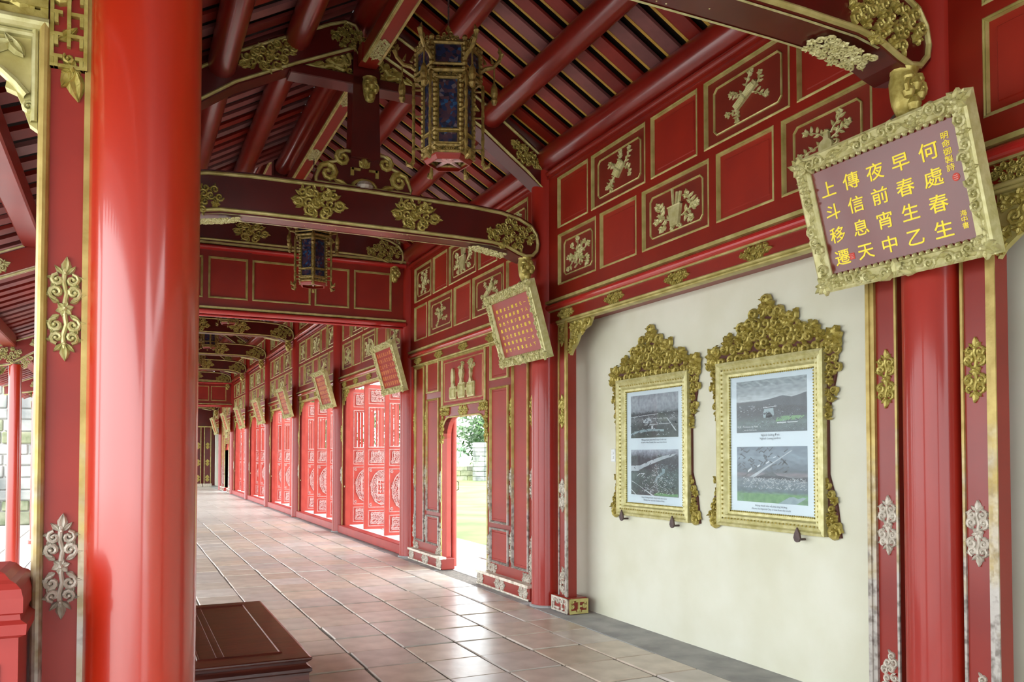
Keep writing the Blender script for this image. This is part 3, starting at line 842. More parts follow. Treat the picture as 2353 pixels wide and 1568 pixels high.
PX = .345
BOXES = {'top': (-PX, PX, .08, .452), 'low': (-PX, PX, -.416, -.022)}
def nmap(box, p): return [(box[0] + x * (box[1] - box[0]), box[2] + z * (box[3] - box[2])) for x, z in p]
def sub(ph, box, polys, matn, y=-.0084):
    m = MB()
    for p in polys: flat(m, nmap(box, p), y)
    m.build('print_detail', matn, ph)
def line(x0, z0, x1, z1, w):
    return [(x0, z0 - w), (x1, z1 - w), (x1, z1 + w), (x0, z0 + w)]
def specks(ph, box, n, r, matn, seed, sz=.012):
    rnd = random.Random(seed); m = MB()
    for _ in range(n):
        (x, z), = nmap(box, [(rnd.uniform(r[0], r[1]), rnd.uniform(r[2], r[3]))])
        a = rnd.choice((.5, -.45)) + rnd.uniform(-.2, .2); L = sz * rnd.uniform(.4, 1.3); w = sz * .22
        c, s = math.cos(a), math.sin(a)
        flat(m, [(x - c * L + s * w, z - s * L - c * w), (x + c * L + s * w, z + s * L - c * w), (x + c * L - s * w, z + s * L + c * w), (x - c * L - s * w, z - s * L + c * w)], -.0086)
    m.build('print_detail', matn, ph)
def ex_city(ph, b):
    sub(ph, b, [[(.27, .33), (.47, .34), (.45, .42), (.4, .46), (.29, .43)]], 'ph_light')
    sub(ph, b, [[(0, .06), (.15, .12), (.45, .15), (.72, .13), (.72, .18), (.4, .21), (.25, .19), (.1, .15), (0, .10)]], 'ph_pond')
    sub(ph, b, [[(.77, .44), (.785, .44), (.97, .14), (.945, .14)], line(.47, .44, .78, .43, .007), line(.3, .30, .85, .31, .006), [(.455, .2), (.49, .2), (.49, .28), (.455, .28)], line(0, .49, .3, .52, .007), line(.3, .52, .6, .54, .006), line(.74, .12, .735, .25, .01)], 'ph_white')
    specks(ph, b, 60, (.02, .98, .05, .6), 'ph_light', 3, .010); specks(ph, b, 70, (.02, .98, .05, .6), 'ph_dark', 5, .016)
def ex_river(ph, b):
    sub(ph, b, [[(0, .52), (0, .64), (.2, .65), (.45, .77), (.7, .86), (.98, .92), (.9, .86), (.7, .79), (.4, .66), (.27, .60), (.17, .53)]], 'ph_light')
    sub(ph, b, [[(.66, .6), (.74, .58), (.73, .5), (.6, .4), (.55, .3), (.52, .3), (.56, .42), (.68, .52)]], 'ph_pond')
    sub(ph, b, [[(0, .30), (.03, .30), (.51, .0), (.46, .0), (.15, .22)], [(0, .12), (.12, .0), (.1, .0), (0, .10)], [(.13, .42), (.2, .48), (.31, .48), (.24, .40), (.23, .41), (.28, .465), (.2, .465), (.15, .42)]], 'ph_white')
    sub(ph, b, [[(.5, .01), (.99, .01), (.99, .07), (.8, .05), (.6, .08), (.53, .06)]], 'ph_green')
    specks(ph, b, 150, (.25, .9, .05, .42), 'ph_white', 7, .009); specks(ph, b, 60, (.45, .62, .42, .65), 'ph_white', 8, .007)
    specks(ph, b, 100, (.02, .98, .02, .9), 'ph_dark', 9, .014); specks(ph, b, 130, (.5, .98, .1, .7), 'ph_pond', 10, .008)
def ex_hill(ph, b):
    sub(ph, b, [[(.42, .44), (.55, .45), (.56, .32), (.54, .27), (.41, .27), (.40, .34)]], 'ph_pond')
    sub(ph, b, [[(.44, .27), (.45, .35), (.5, .38), (.54, .3), (.54, .27)]], 'ph_dark')
    sub(ph, b, [line(.6, .165, .88, .17, .008), line(.4, .46, .6, .48, .005)], 'ph_white')
    sub(ph, b, [[(.58, .19), (.95, .22), (.97, .28), (.7, .29), (.6, .26)]], 'ph_green')
    sub(ph, b, [[(0, .44), (.0, .53), (.2, .56), (.4, .6), (.55, .635), (.68, .67), (.8, .63), (.9, .66), (1, .70), (1, .44), (.8, .48), (.3, .5)]], 'ph_dark', -.0081)
    specks(ph, b, 70, (.02, .98, .1, .55), 'ph_dark', 13, .014); specks(ph, b, 40, (.02, .6, .4, .52), 'ph_light', 14, .006)
    specks(ph, b, 60, (.02, .98, .03, .4), 'ph_pond', 15, .006)
    place('inscription', text_mesh('inscription', 'HUE - Tombeau de Minh', .021, 'ph_white', 'LEFT'), ph, (b[0] + .01, -.0088, b[2] + .035), FACE)
    place('inscription', text_mesh('inscription', 'vue du Canal au lac', .017, 'ph_white', 'LEFT'), ph, (b[0] + .08, -.0088, b[2] + .013), FACE)
def ex_road(ph, b):
    sub(ph, b, [[(.52, .56), (.6, .49), (.8, .45), (1, .47), (1, .40), (.25, .44), (.4, .5)]], 'ph_dark', -.0081)
    sub(ph, b, [[(.19, .45), (.27, .45), (.54, .70), (.81, .93), (.79, .93), (.5, .69)]], 'ph_light')
    sub(ph, b, [[(.61, .0), (.76, .12), (.82, .13), (.88, .10), (.94, .13), (.99, .12), (.85, .0)]], 'ph_pond')
    sub(ph, b, [line(.17, .55, .23, .61, .02), line(.31, .64, .35, .67, .014), line(.44, .7, .49, .74, .012), line(.54, .8, .58, .82, .008)], 'ph_white')
    sub(ph, b, [[(.1, .0), (.6, .0), (.72, .1), (.9, .14), (.9, .16), (.1, .15)]], 'ph_green', -.0081)
    specks(ph, b, 140, (.1, .98, .25, .44), 'ph_light', 17, .010); specks(ph, b, 60, (.1, .98, .36, .44), 'ph_white', 18, .008)
    specks(ph, b, 70, (.02, .75, .5, .97), 'ph_dark', 19, .018)
def sheet(y, z, label, a, b, caps):
    t = picture(y, z, label, [(*BOXES['top'], a[0], lambda ph: a[1](ph, BOXES['top'])), (*BOXES['low'], b[0], lambda ph: b[1](ph, BOXES['low']))], caps, None)
    return t
sheet(5.83, 1.572, 'gilt-framed sheet with two grey aerial city photographs, beside the foot-block jamb post', ('ph_city', ex_city), ('ph_river', ex_river),
      [(.055, 'Một góc Kinh thành Huế chụp từ trên cao', .021), (.033, 'A view of the Citadel, Hue seen from above', .021), (-.441, 'Sông Hương và Kinh thành Huế nhìn từ xa', .021), (-.463, 'Huong river and the Citadel of Hue', .021)])
sheet(4.43, 1.584, 'gilt-framed sheet with hillside and straight road photographs, below the large poem board', ('ph_hill', ex_hill), ('ph_road', ex_road),
      [(.052, 'Nghinh Lương Đình', .023), (.028, 'Nghinh Luong pavilion', .023), (-.446, 'Hoàng thành nhìn về phía sông Hương', .02), (-.468, 'Above the Imperial City, a view from the south', .02)])
# wall hooks under the frames, and a light switch
for (y, z, lab) in ((6.24, .955, 'small brown iron hook under the far end of the aerial city frame'), (5.49, .95, 'small brown iron hook under the near end of the aerial city frame'), (4.12, .965, 'small brown iron hook under the large hillside picture frame')):
    t = thing('wall_hook', lab, 'hook', (CWX, y, z), WALLROT, 'iron hooks holding the frames')
    m = MB(); m.prism([(0, .06), (-.022, .02), (-.03, -.01), (-.018, -.032), (0, -.038), (.018, -.032), (.03, -.01), (.022, .02)], -.075, -.062); m.build('hook_plate', 'iron', t)
    m = MB(); m.tube([(0, 0, -.02), (0, -.065, -.02)], .008, 8); m.build('hook_shank', 'iron', t)
t = thing('light_switch', 'small white light switch on the cream wall behind the gilt frame', 'switch', (CWX, 6.47, 1.5), WALLROT)
m = MB(); m.bbox(-.035, .035, -.012, 0, -.06, .06, .004); m.build('plate', 'plastic', t)
for z in (.02, -.02):
    m = MB(); m.bbox(-.014, .014, -.018, -.012, z - .012, z + .012, .002); m.build('rocker', 'plastic', t)

# ------------------------------------------------------------------ arched doorway bay
def arch_pts(x0, x1, ztop, r, n=7):
    """from lower left, up, over rounded corners, down to lower right"""
    P = [(x0, .15)]
    P += [(x0 + r - r * math.cos(R(90 * i / n)), ztop - r + r * math.sin(R(90 * i / n))) for i in range(n + 1)]
    P += [(x1 - r + r * math.sin(R(90 * i / n)), ztop - r + r * math.cos(R(90 * i / n))) for i in range(n + 1)]
    P += [(x1, .15)]
    return P
SMALL = {}
def small_orn(W, L, matn, seed=1, hor=False):
    key = (round(W, 3), round(L, 3), matn, hor)
    if key not in SMALL: SMALL[key] = strip_orn(W, L, seed, hor, .012).mesh('ornament', matn)
    return SMALL[key]
def corner_orn(w, h, sx, sz, matn, seed, s=.055):
    return fill_orn(lambda x, z: 0 < x * sx < w and 0 < z * sz < h and (x * sx / w + z * sz / h < 1.02 or x * sx < .07 or z * sz < .07) and not (x * sx > .09 and z * sz > .09),
                    min(0, w * sx), max(0, w * sx), min(0, h * sz), max(0, h * sz), s, seed, .014).mesh('ornament', matn)
def arch_bay(k, label, door_label):
    yc = (cy(k - 1) + cy(k)) / 2
    t = thing('arched_doorway', label, 'doorway', (WX, yc, 0), WALLROT, 'arched doorway walls')
    D0, D1, DT = -.77, .755, 2.0           # opening
    H = 1.98
    # panel columns either side: (x0,x1)
    m = MB()
    A = arch_pts(D0, D1, DT, .27)
    # wall sheet round the opening: left, right and top pieces
    m.box(-H, D0, 0, .07, .15, 2.80); m.box(D1, H, 0, .07, .15, 2.80)
    top = [(x, z) for x, z in A if z > DT - .28]
    P = [(D0, 2.8)] + [(D0, DT - .28)] + top[1:-1] + [(D1, DT - .28)] + [(D1, 2.8)]
    m.prism(P[::-1] if False else P, 0, .07)
    m.build('wall_sheet', 'red', t)
    # arch reveal
    rv = MB(); rs = []
    for y in (0.0, .13): rs.append([(x, y, z) for x, z in A])
    rv.rings(rs, closed=False)
    rv.box(D0 - .04, D0, .07, .13, .15, 1.8); rv.box(D1, D1 + .04, .07, .13, .15, 1.8)
    rv.build('arch_reveal', 'doorred', t)
    am = MB(); ribbon(am, A, .011, .014); am.build('arch_edge', 'goldflat', t)
    def panel(x0, x1, z0, z1, low=False, w=.03):
        p = MB(); p.box(x0, x1, -.004, 0.0, z0, z1); po = p.build('panel', 'panel', t)
        f = MB(); f.bbox(x0 + .05, x1 - .05, -.009, -.003, z0 + .05, z1 - .05, .004); f.build('raised_field', 'panel', po)
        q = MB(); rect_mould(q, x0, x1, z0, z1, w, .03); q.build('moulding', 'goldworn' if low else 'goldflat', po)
        return po
    for sd in (-1, 1):
        def X(a, b): return (a, b) if sd > 0 else (-b, -a)
        panel(*X(.86, 1.36), 2.36, 2.79); panel(*X(.86, 1.36), .73, 2.28, True); panel(*X(.86, 1.36), .28, .68, True)
        panel(*X(1.46, 1.86), .28, 2.77, True)
        for (a, b, mt, pl) in ((.815, .10, 'silver', ((.62, .52),)), (1.41, .085, 'gold', ((1.96, .34),)), (1.41, .085, 'silver', ((1.2, .34), (.5, .34))), (1.915, .085, 'gold', ((1.96, .34),)), (1.915, .085, 'silver', ((1.2, .34), (.5, .34)))):
            for (z, L) in pl:
                if a < 1: z = 1.08; L = .42
                place('ornament', small_orn(b, L, mt), t, (sd * a, 0, z))
        place('ornament', corner_orn(.24, .42, sd, 1, 'silver', 5 + sd), t, (sd * .775, 0, .165))
        place('ornament', corner_orn(.24, .34, -sd, 1, 'silver', 8 + sd), t, (sd * 1.955, 0, .165))
        # spandrel carvings beside the arch
        sp = fill_orn(lambda x, z: 0 < x < .30 and (z > -.02 or x > .19) and -.38 < z < .1 and not (x < .17 and z < -.06) , 0, .32, -.4, .1, .062, 17 + sd, .02)
        if sd < 0: sp.v = [(-x, y, z) for x, y, z in sp.v]
        place('ornament', sp.mesh('ornament', 'gold'), t, (sd * .50, -.002, 2.06))
        # plinth
        b = MB(); xa, xb = X(.60, 1.98)
        b.bbox(xa, xb, -.065, .12, 0, .15, .01); bo = b.build('plinth', 'red', t)
        q = MB(); q.box(xa, xb, -.085, 0, .135, .165); hmould(q, xa, xb, .0, .022, -.065, .012); q.build('plinth_moulding', 'worn', bo)
        for xx, L in ((.70, .2), (1.25, .3), (1.84, .24)): place('ornament', small_orn(.11, L, 'silver', 3, True), bo, (sd * xx, -.065, .078))
    big = panel(-.75, .72, 2.13, 2.785)
    q = MB(); rect_mould(q, -.66, .63, 2.20, 2.72, .016, .014); q.build('inner_moulding', 'goldflat', big)
    place('ornament', small_orn(.13, .34, 'gold', 4, True), t, (-.01, 0, 2.065))
    # three vases on stands
    c = MB()
    for x, h in ((-.3, .0), (.0, .04), (.3, .03)):
        c.box(x - .11, x + .11, -.02, 0, -.22, -.22 + .16 + h * .8); 
        rect_mould(c, x - .085, x + .085, -.20, -.08 + h * .8, .022, .02, 0, -.02)
    c.box(-.2, .2, -.018, 0, -.13, -.10)
    z0 = -.06
    c.prism([(-.3 + .05 * math.cos(2 * PI * i / 12), z0 + .13 + .11 * math.sin(2 * PI * i / 12)) for i in range(12)], -.028, 0)
    c.prism([(-.36, z0), (-.24, z0), (-.26, z0 + .05), (-.34, z0 + .05)], -.024, 0)
    z1 = z0 + .03
    c.prism([(-.05, z1), (.05, z1), (.03, z1 + .05), (.07, z1 + .12), (.05, z1 + .17), (-.05, z1 + .17), (-.07, z1 + .12), (-.03, z1 + .05)], -.03, 0)
    rnd = random.Random(2)
    for a in (40, 65, 90, 115, 140): branch(c, 0, z1 + .16, R(a), .1, rnd, .02, .006, 2, .035)
    c.prism([(.255, z1 - .01), (.345, z1 - .01), (.315, z1 + .05), (.33, z1 + .1), (.312, z1 + .16), (.288, z1 + .16), (.27, z1 + .1), (.285, z1 + .05)], -.028, 0)
    for a in (20, 55, 90, 125, 160): branch(c, .3, z1 + .15, R(a), .11, rnd, .02, .006, 2, .04)
    place('carving', c.mesh('carving', 'goldlight'), big, (-.01, -.009, 2.44))
    return t
arch_bay(2, 'red panelled wall with arched doorway and gilded vase carving', '')
copy_tree([o for o in C.objects if o.name == 'arched_doorway'][0], (WX, (cy(7) + cy(8)) / 2, 0), None, 'distant red panelled wall with arched doorway at the gallery end')
yb = (cy(1) + cy(2)) / 2
# narrow door leaf folded outwards behind the arch
t = thing('door_leaf', 'plain red door leaf folded outwards in the arched doorway', 'door', (WX + .175, yb + .80, 0), (0, 0, R(72)))
m = MB(); m.bbox(0, .62, -.025, .025, .06, 2.1, .006); m.build('leaf_panel', 'doorred', t)
m = MB(); m.lathe([(.035, 0.02), (.035, 2.15)], 14, 0.0, -.01); m.build('pivot_post', 'doorred', t)
m = MB(); m.tube([(.06, -.03, 1.02), (.06, -.075, 1.04), (.06, -.075, 1.14), (.06, -.03, 1.16)], .008, 6); m.build('handle', 'iron', t)
sill = MB(); sill.box(WX + .1, WX + .5, yb - 1.1, yb + 1.1, -.3, -.004)
o = sill.build('door_threshold', 'paving'); o['kind'] = 'structure'

# ------------------------------------------------------------------ folding door leaves
LEAFW, LT = .66, .045
sec = [(2.44, 2.73, 'carv'), (1.64, 2.39, 'bars'), (1.32, 1.61, 'carv'), (.54, 1.28, 'oval'), (.2, .5, 'carv')]
def make_leaf():
    t = thing('folding_door_leaf', 'x x x x', 'door', (0, 0, 0), group='open folding door leaves')
    st = .075
    m = MB()
    m.bbox(0, st, -LT / 2, LT / 2, .15, 2.80, .004); m.bbox(LEAFW - st, LEAFW, -LT / 2, LT / 2, .15, 2.80, .004)
    zs = [.15] + sum([[a, b] for a, b, _ in sec[::-1]], []) + [2.80]
    for i in range(0, len(zs), 2): m.box(st - .004, LEAFW - st + .004, -LT / 2 + .002, LT / 2 - .002, zs[i], zs[i + 1])
    m.build('leaf_frame', 'doorred', t)
    xc = LEAFW / 2
    for (a, b, kind) in sec:
        x0, x1 = st, LEAFW - st
        if kind == 'bars':
            q = MB(); rect_mould(q, x0, x1, a, b, .022, .012, 0, -LT / 2 + .006); q.build('grille_moulding', 'doorpale', t)
            n = 8
            for i in range(n):
                x = x0 + .04 + (x1 - x0 - .08) * i / (n - 1)
                br = MB(); br.bbox(x - .012, x + .012, -.014, .014, a, b, .003); br.build('grille_bar', 'doorred', t)
            continue
        p = MB(); p.box(x0, x1, -.008, .008, a, b); po = p.build('panel', 'doorred', t)
        q = MB(); rect_mould(q, x0, x1, a, b, .02, .014, 0, -.008); q.build('moulding', 'doorpale', po)
        if kind == 'carv':
            W, H = x1 - x0 - .11, b - a - .09
            f = fill_orn(lambda x, z: abs(x) < W / 2 and abs(z) < H / 2, -W / 2, W / 2, -H / 2, H / 2, .062, int(a * 100), .016, None, .1)
            fr = fret_orn(W, H, 6, 3, int(a * 70), .012, .012); f.v, f.f, f.m = f.v, f.f, f.m
            bse = len(f.v); f.v += fr.v; f.f += [tuple(bse + i for i in q2) for q2 in fr.f]; f.m += fr.m
            place('carving', f.mesh('carving', 'doorpale'), po, (xc, -.008, (a + b) / 2))
        else:
            W, H = (x1 - x0) / 2 - .06, (b - a) / 2 - .06
            f = fill_orn(lambda x, z: (x / W) ** 2 + (z / H) ** 2 < 1 and not (abs(x) < W * .45 and abs(z) < H * .5), -W, W, -H, H, .062, 9, .016, None, .12)
            fr = fret_orn(W * 1.0, H * 1.05, 4, 5, 5, .014, .016)
            bse = len(f.v); f.v += fr.v; f.f += [tuple(bse + i for i in q2) for q2 in fr.f]; f.m += fr.m
            ribbon(f, [(W * math.cos(2 * PI * i / 28), H * math.sin(2 * PI * i / 28)) for i in range(29)], .011, .014)
            place('carving', f.mesh('carving', 'doorpale'), po, (xc, -.008, (a + b) / 2))
            cn = MB()
            for sx in (-1, 1):
                for sz in (-1, 1): spiral(cn, sx * (W + .005), sz * (H + .005), .03, 1, 1.2, 1, .009, .01)
            place('corner_scrolls', cn.mesh('corner_scrolls', 'doorpale'), po, (xc, -.008, (a + b) / 2))
    return t
leaf0 = make_leaf()
first = True
rnd = random.Random(12)
OFFS = [.36, 1.70, 3.02, 4.12]
for k in range(3, 8):
    for i, off in enumerate(OFFS):
        y = cy(k - 1) + off
        rot = R({3: 0, 4: (4 if i % 2 else -6), 5: 8, 6: -10, 7: 6}[k])
        lab = 'open red folding door leaf, %s from the near column in the %s door bay' % (ordn[i], ordn[k - 3])
        if first: leaf0.location = (WX + .13, y, 0); leaf0['label'] = lab; first = False
        else: copy_tree(leaf0, (WX + .13, y, 0), (0, 0, rot), lab)
# frames of the folding door bays: sill, side posts
fsrc = None
for k in range(3, 8):
    yc = (cy(k - 1) + cy(k)) / 2
    if fsrc is None:
        t = thing('door_frame', 'red sill and side posts of the first bay of folding doors', 'door frame', (WX, yc, 0), WALLROT, 'frames of the folding door bays')
        m = MB(); m.bbox(-2.05, 2.05, -.05, .12, 0, .15, .01); m.build('sill', 'newel', t)
        for sd in (-1, 1):
            m = MB(); m.box(sd * 1.98 - .075, sd * 1.98 + .075, 0, .08, .15, 2.8); m.build('side_post', 'red', t)
            m = MB(); m.box(sd * 1.85 - .05, sd * 1.85 + .05, .04, .12, .15, 2.8); m.build('inner_post', 'doorred', t)
            m = MB(); m.box(sd * 1.90 - .012, sd * 1.90 + .012, -.015, 0, .15, 2.8); m.build('gilt_edge', 'goldflat', t)
            for z, mt in ((1.925, strip_gold), (1.115, strip_silver)): place('ornament', mt, t, (sd * 1.985, 0, z))
            place('bracket_carving', bracket_me if sd < 0 else bracket_mi, t, (sd * 1.88, .02, 2.775))
            m = MB()
            for zz in (.9,): m.lathe([(.012, -.0), (.02, .008), (.012, .018)], 8)
            m.v = [(sd * 1.83 + x, .03 - z, .9 + y) for x, y, z in m.v]
            m.build('stud', 'goldlight', t)
        fsrc = t
    else:
        copy_tree(fsrc, (WX, yc, 0), None, 'red sill and side posts of the %s bay of folding doors' % ordn[k - 3])

# ------------------------------------------------------------------ roof: boards, purlins, deck
def roof_z(x, dz=0.0): return 4.63 + SL * (WX - .07 - abs(x - XC) - XC) + dz     # underside of the boards
EAVE = 2.95                     # half width to the eaves
def roof_section(name, y0, y1, dz, right, label):
    s = struct(name, label=label)
    sg = 1 if right else -1
    L = EAVE
    def ln(u): return (XC + sg * u, roof_z(XC + sg * u, dz))
    pitch, bw, th = .25, .135, .03
    edge = MB(); brd = MB()
    ux, uz = ln(.02); ex, ez = ln(L)
    brd.add([(ux, -bw / 2, uz), (ex, -bw / 2, ez), (ex, bw / 2, ez), (ux, bw / 2, uz), (ux, -bw / 2, uz + th), (ex, -bw / 2, ez + th), (ex, bw / 2, ez + th), (ux, bw / 2, uz + th)],
            [(0, 1, 2, 3), (4, 7, 6, 5), (0, 4, 5, 1), (2, 6, 7, 3), (1, 5, 6, 2), (0, 3, 7, 4)])
    if right:
        q = .034
        brd.add([(ux, bw / 2 - .002, uz - .004), (ex, bw / 2 - .002, ez - .004), (ex, bw / 2 + q, ez + .006), (ux, bw / 2 + q, uz + .006), (ux, bw / 2, uz + th), (ex, bw / 2, ez + th), (ex, bw / 2 + q, ez + th), (ux, bw / 2 + q, uz + th)],
                [(0, 1, 2, 3), (4, 7, 6, 5), (0, 4, 5, 1), (2, 6, 7, 3), (1, 5, 6, 2), (0, 3, 7, 4)], 1)
    me = brd.mesh('roof_board', ['board', 'boardedge'])
    n = int((y1 - max(y0, -1.5)) / pitch)
    for i in range(n):
        place('roof_board', me, s, (0, max(y0, -1.5) + .12 + i * pitch, 0))
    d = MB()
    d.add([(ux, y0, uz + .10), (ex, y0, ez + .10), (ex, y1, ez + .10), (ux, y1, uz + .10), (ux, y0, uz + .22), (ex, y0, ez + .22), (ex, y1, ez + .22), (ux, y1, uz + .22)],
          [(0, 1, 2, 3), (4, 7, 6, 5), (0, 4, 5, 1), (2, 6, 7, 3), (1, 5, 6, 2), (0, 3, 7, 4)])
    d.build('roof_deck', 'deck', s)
    return s
secs = [(BACK, cy(2) + .05, 0.0, 'low'), (cy(2) + .05, cy(7) - .05, RISE, 'high'), (cy(7) - .05, 44.0, 0.0, 'low_far')]
for (y0, y1, dz, nm) in secs:
    for right in (True, False):
        roof_section('ceiling_%s_%s' % (nm, 'right' if right else 'left'), y0, y1, dz, right, 'sloping roof of red boards with dark gaps')
PUR = [(-.002 + 3.82, .13), (3.19, .115), (2.56, .11), (XC, .11), (1.33, .11), (.70, .115), (LX, .13)]
pl = ['eaves above the picture wall', 'right slope above the picture wall', 'upper right slope', 'ridge', 'upper left slope', 'lower left slope', 'eaves above the open side']
pl2 = {'low': 'near roof', 'high': 'raised middle roof', 'low_far': 'distant roof'}
for (y0, y1, dz, nm) in secs:
    for (x, r), lab in zip(PUR, pl):
        z = 4.48 + SL * (3.75 - (XC + abs(x - XC))) + dz
        if r == .13: z = 4.47 + dz
        m = MB(); n = max(2, int((y1 - y0) / 2))
        m.tube([(0, (y1 - y0) * i / n, 0) for i in range(n + 1)], r, 20)
        o = m.build('purlin', 'purlin', None, (x, y0, z), smooth=True)
        tag(o, 'round red purlin, %s of the %s' % (lab, pl2[nm]), 'beam', 'round roof purlins')
# gable boards where the roof changes height
for yy in (cy(2) + .03, cy(7) - .09):
    m = MB()
    P = [(XC - EAVE, roof_z(XC - EAVE, .1)), (XC, roof_z(XC, .1)), (XC + EAVE, roof_z(XC + EAVE, .1)), (XC + EAVE, roof_z(XC + EAVE, RISE + .2)), (XC, roof_z(XC, RISE + .2)), (XC - EAVE, roof_z(XC - EAVE, RISE + .2))]
    m.prism([P[0], P[1], P[4], P[5]], yy, yy + .06); m.prism([P[1], P[2], P[3], P[4]], yy, yy + .06)
    o = m.build('wall_gable', 'deep'); o['kind'] = 'structure'

# ------------------------------------------------------------------ roof trusses
def half_outline_tie():
    # right half of the lower edge then upper edge, in dx from the middle
    low = [(0, 3.55), (.5, 3.55), (.9, 3.548), (1.25, 3.54), (1.4, 3.515), (1.52, 3.465), (1.61, 3.44), (1.70, 3.455), (1.76, 3.52), (1.775, 3.60)]
    up = [(1.755, 3.70), (1.69, 3.79), (1.55, 3.855), (1.35, 3.895), (1.0, 3.915), (0, 3.925)]
    return low, up
TL_, TU_ = half_outline_tie()
TIE = [(x, z) for x, z in TL_] + [(x, z) for x, z in TU_] + [(-x, z) for x, z in TU_[::-1][1:]] + [(-x, z) for x, z in TL_[::-1][:-1]]
def inset(P, d):
    n = len(P); out = []
    for i in range(n):
        ax, az = P[i - 1]; bx, bz = P[(i + 1) % n]
        dx, dz = bx - ax, bz - az; L = math.hypot(dx, dz)
        out.append((P[i][0] - dz / L * d, P[i][1] + dx / L * d))
    return out
ARM = [(.06, 5.10), (.10, 5.17), (.62, 4.92), (1.12, 4.66), (1.45, 4.42), (1.62, 4.30), (1.84, 4.14), (1.84, 4.49), (1.6, 4.66), (1.15, 4.96), (.7, 5.20), (.34, 5.385), (.2, 5.44), (.09, 5.42), (.03, 5.33), (.02, 5.2)]
KB = [(-.44, 0), (.44, 0), (.46, .06), (.42, .17), (.33, .23), (.26, .25), (.25, .32), (.18, .36), (-.18, .36), (-.25, .32), (-.26, .25), (-.33, .23), (-.42, .17), (-.46, .06)]
def merged(*ms):
    out = MB()
    for (m, dx, dz, y) in ms:
        b = len(out.v); out.v += [(x + dx, yy + y, z + dz) for x, yy, z in m.v]; out.f += [tuple(b + i for i in f) for f in m.f]; out.m += m.m
    return out
tie_end = fill_orn(lambda x, z: ((x - .0) / .25) ** 2 + ((z + .0) / .135) ** 2 < 1, -.26, .26, -.14, .14, .07, 3, .022, None, .25).mesh('end_carving', 'gold')
tie_orn = diamond_orn(.29, .46, 12, .022).mesh('spray_carving', 'gold')
arm_orn = diamond_orn(.24, .58, 13, .02).mesh('spray_carving', 'gold')
und_orn = fill_orn(lambda x, z: abs(x) < .2 - abs(z) * .6 and abs(z) < .085, -.2, .2, -.09, .09, .05, 6, .01, None, .1).mesh('underside_carving', 'goldlight')
head_me = None
def dragon_head():
    m = MB()
    # bracket head seen from the front and side: bulbous nose, brow, cheek curls
    m.lathe([(.02, -.13), (.05, -.115), (.075, -.06), (.085, 0), (.09, .06), (.08, .1), (.09, .12)], 14)
    for (x, z, r) in ((0, -.08, .045), (-.05, -.02, .04), (.05, -.02, .04), (0, .02, .05), (-.045, .06, .035), (.045, .06, .035)):
        rs = []
        for i in range(5):
            a = R(-90 + 45 * i); rs.append([(x + r * math.cos(a) * math.cos(2 * PI * j / 9), -.075 + r * math.cos(a) * math.sin(2 * PI * j / 9), z + r * math.sin(a)) for j in range(9)])
        m.rings(rs)
    spiral(m, -.05, .0, .05, 0, 1.3, 1, .014, .02, -.085); spiral(m, .05, .0, .05, PI, 1.3, -1, .014, .02, -.085)
    return m.mesh('bracket_head', 'gold', True)
head_me = dragon_head()
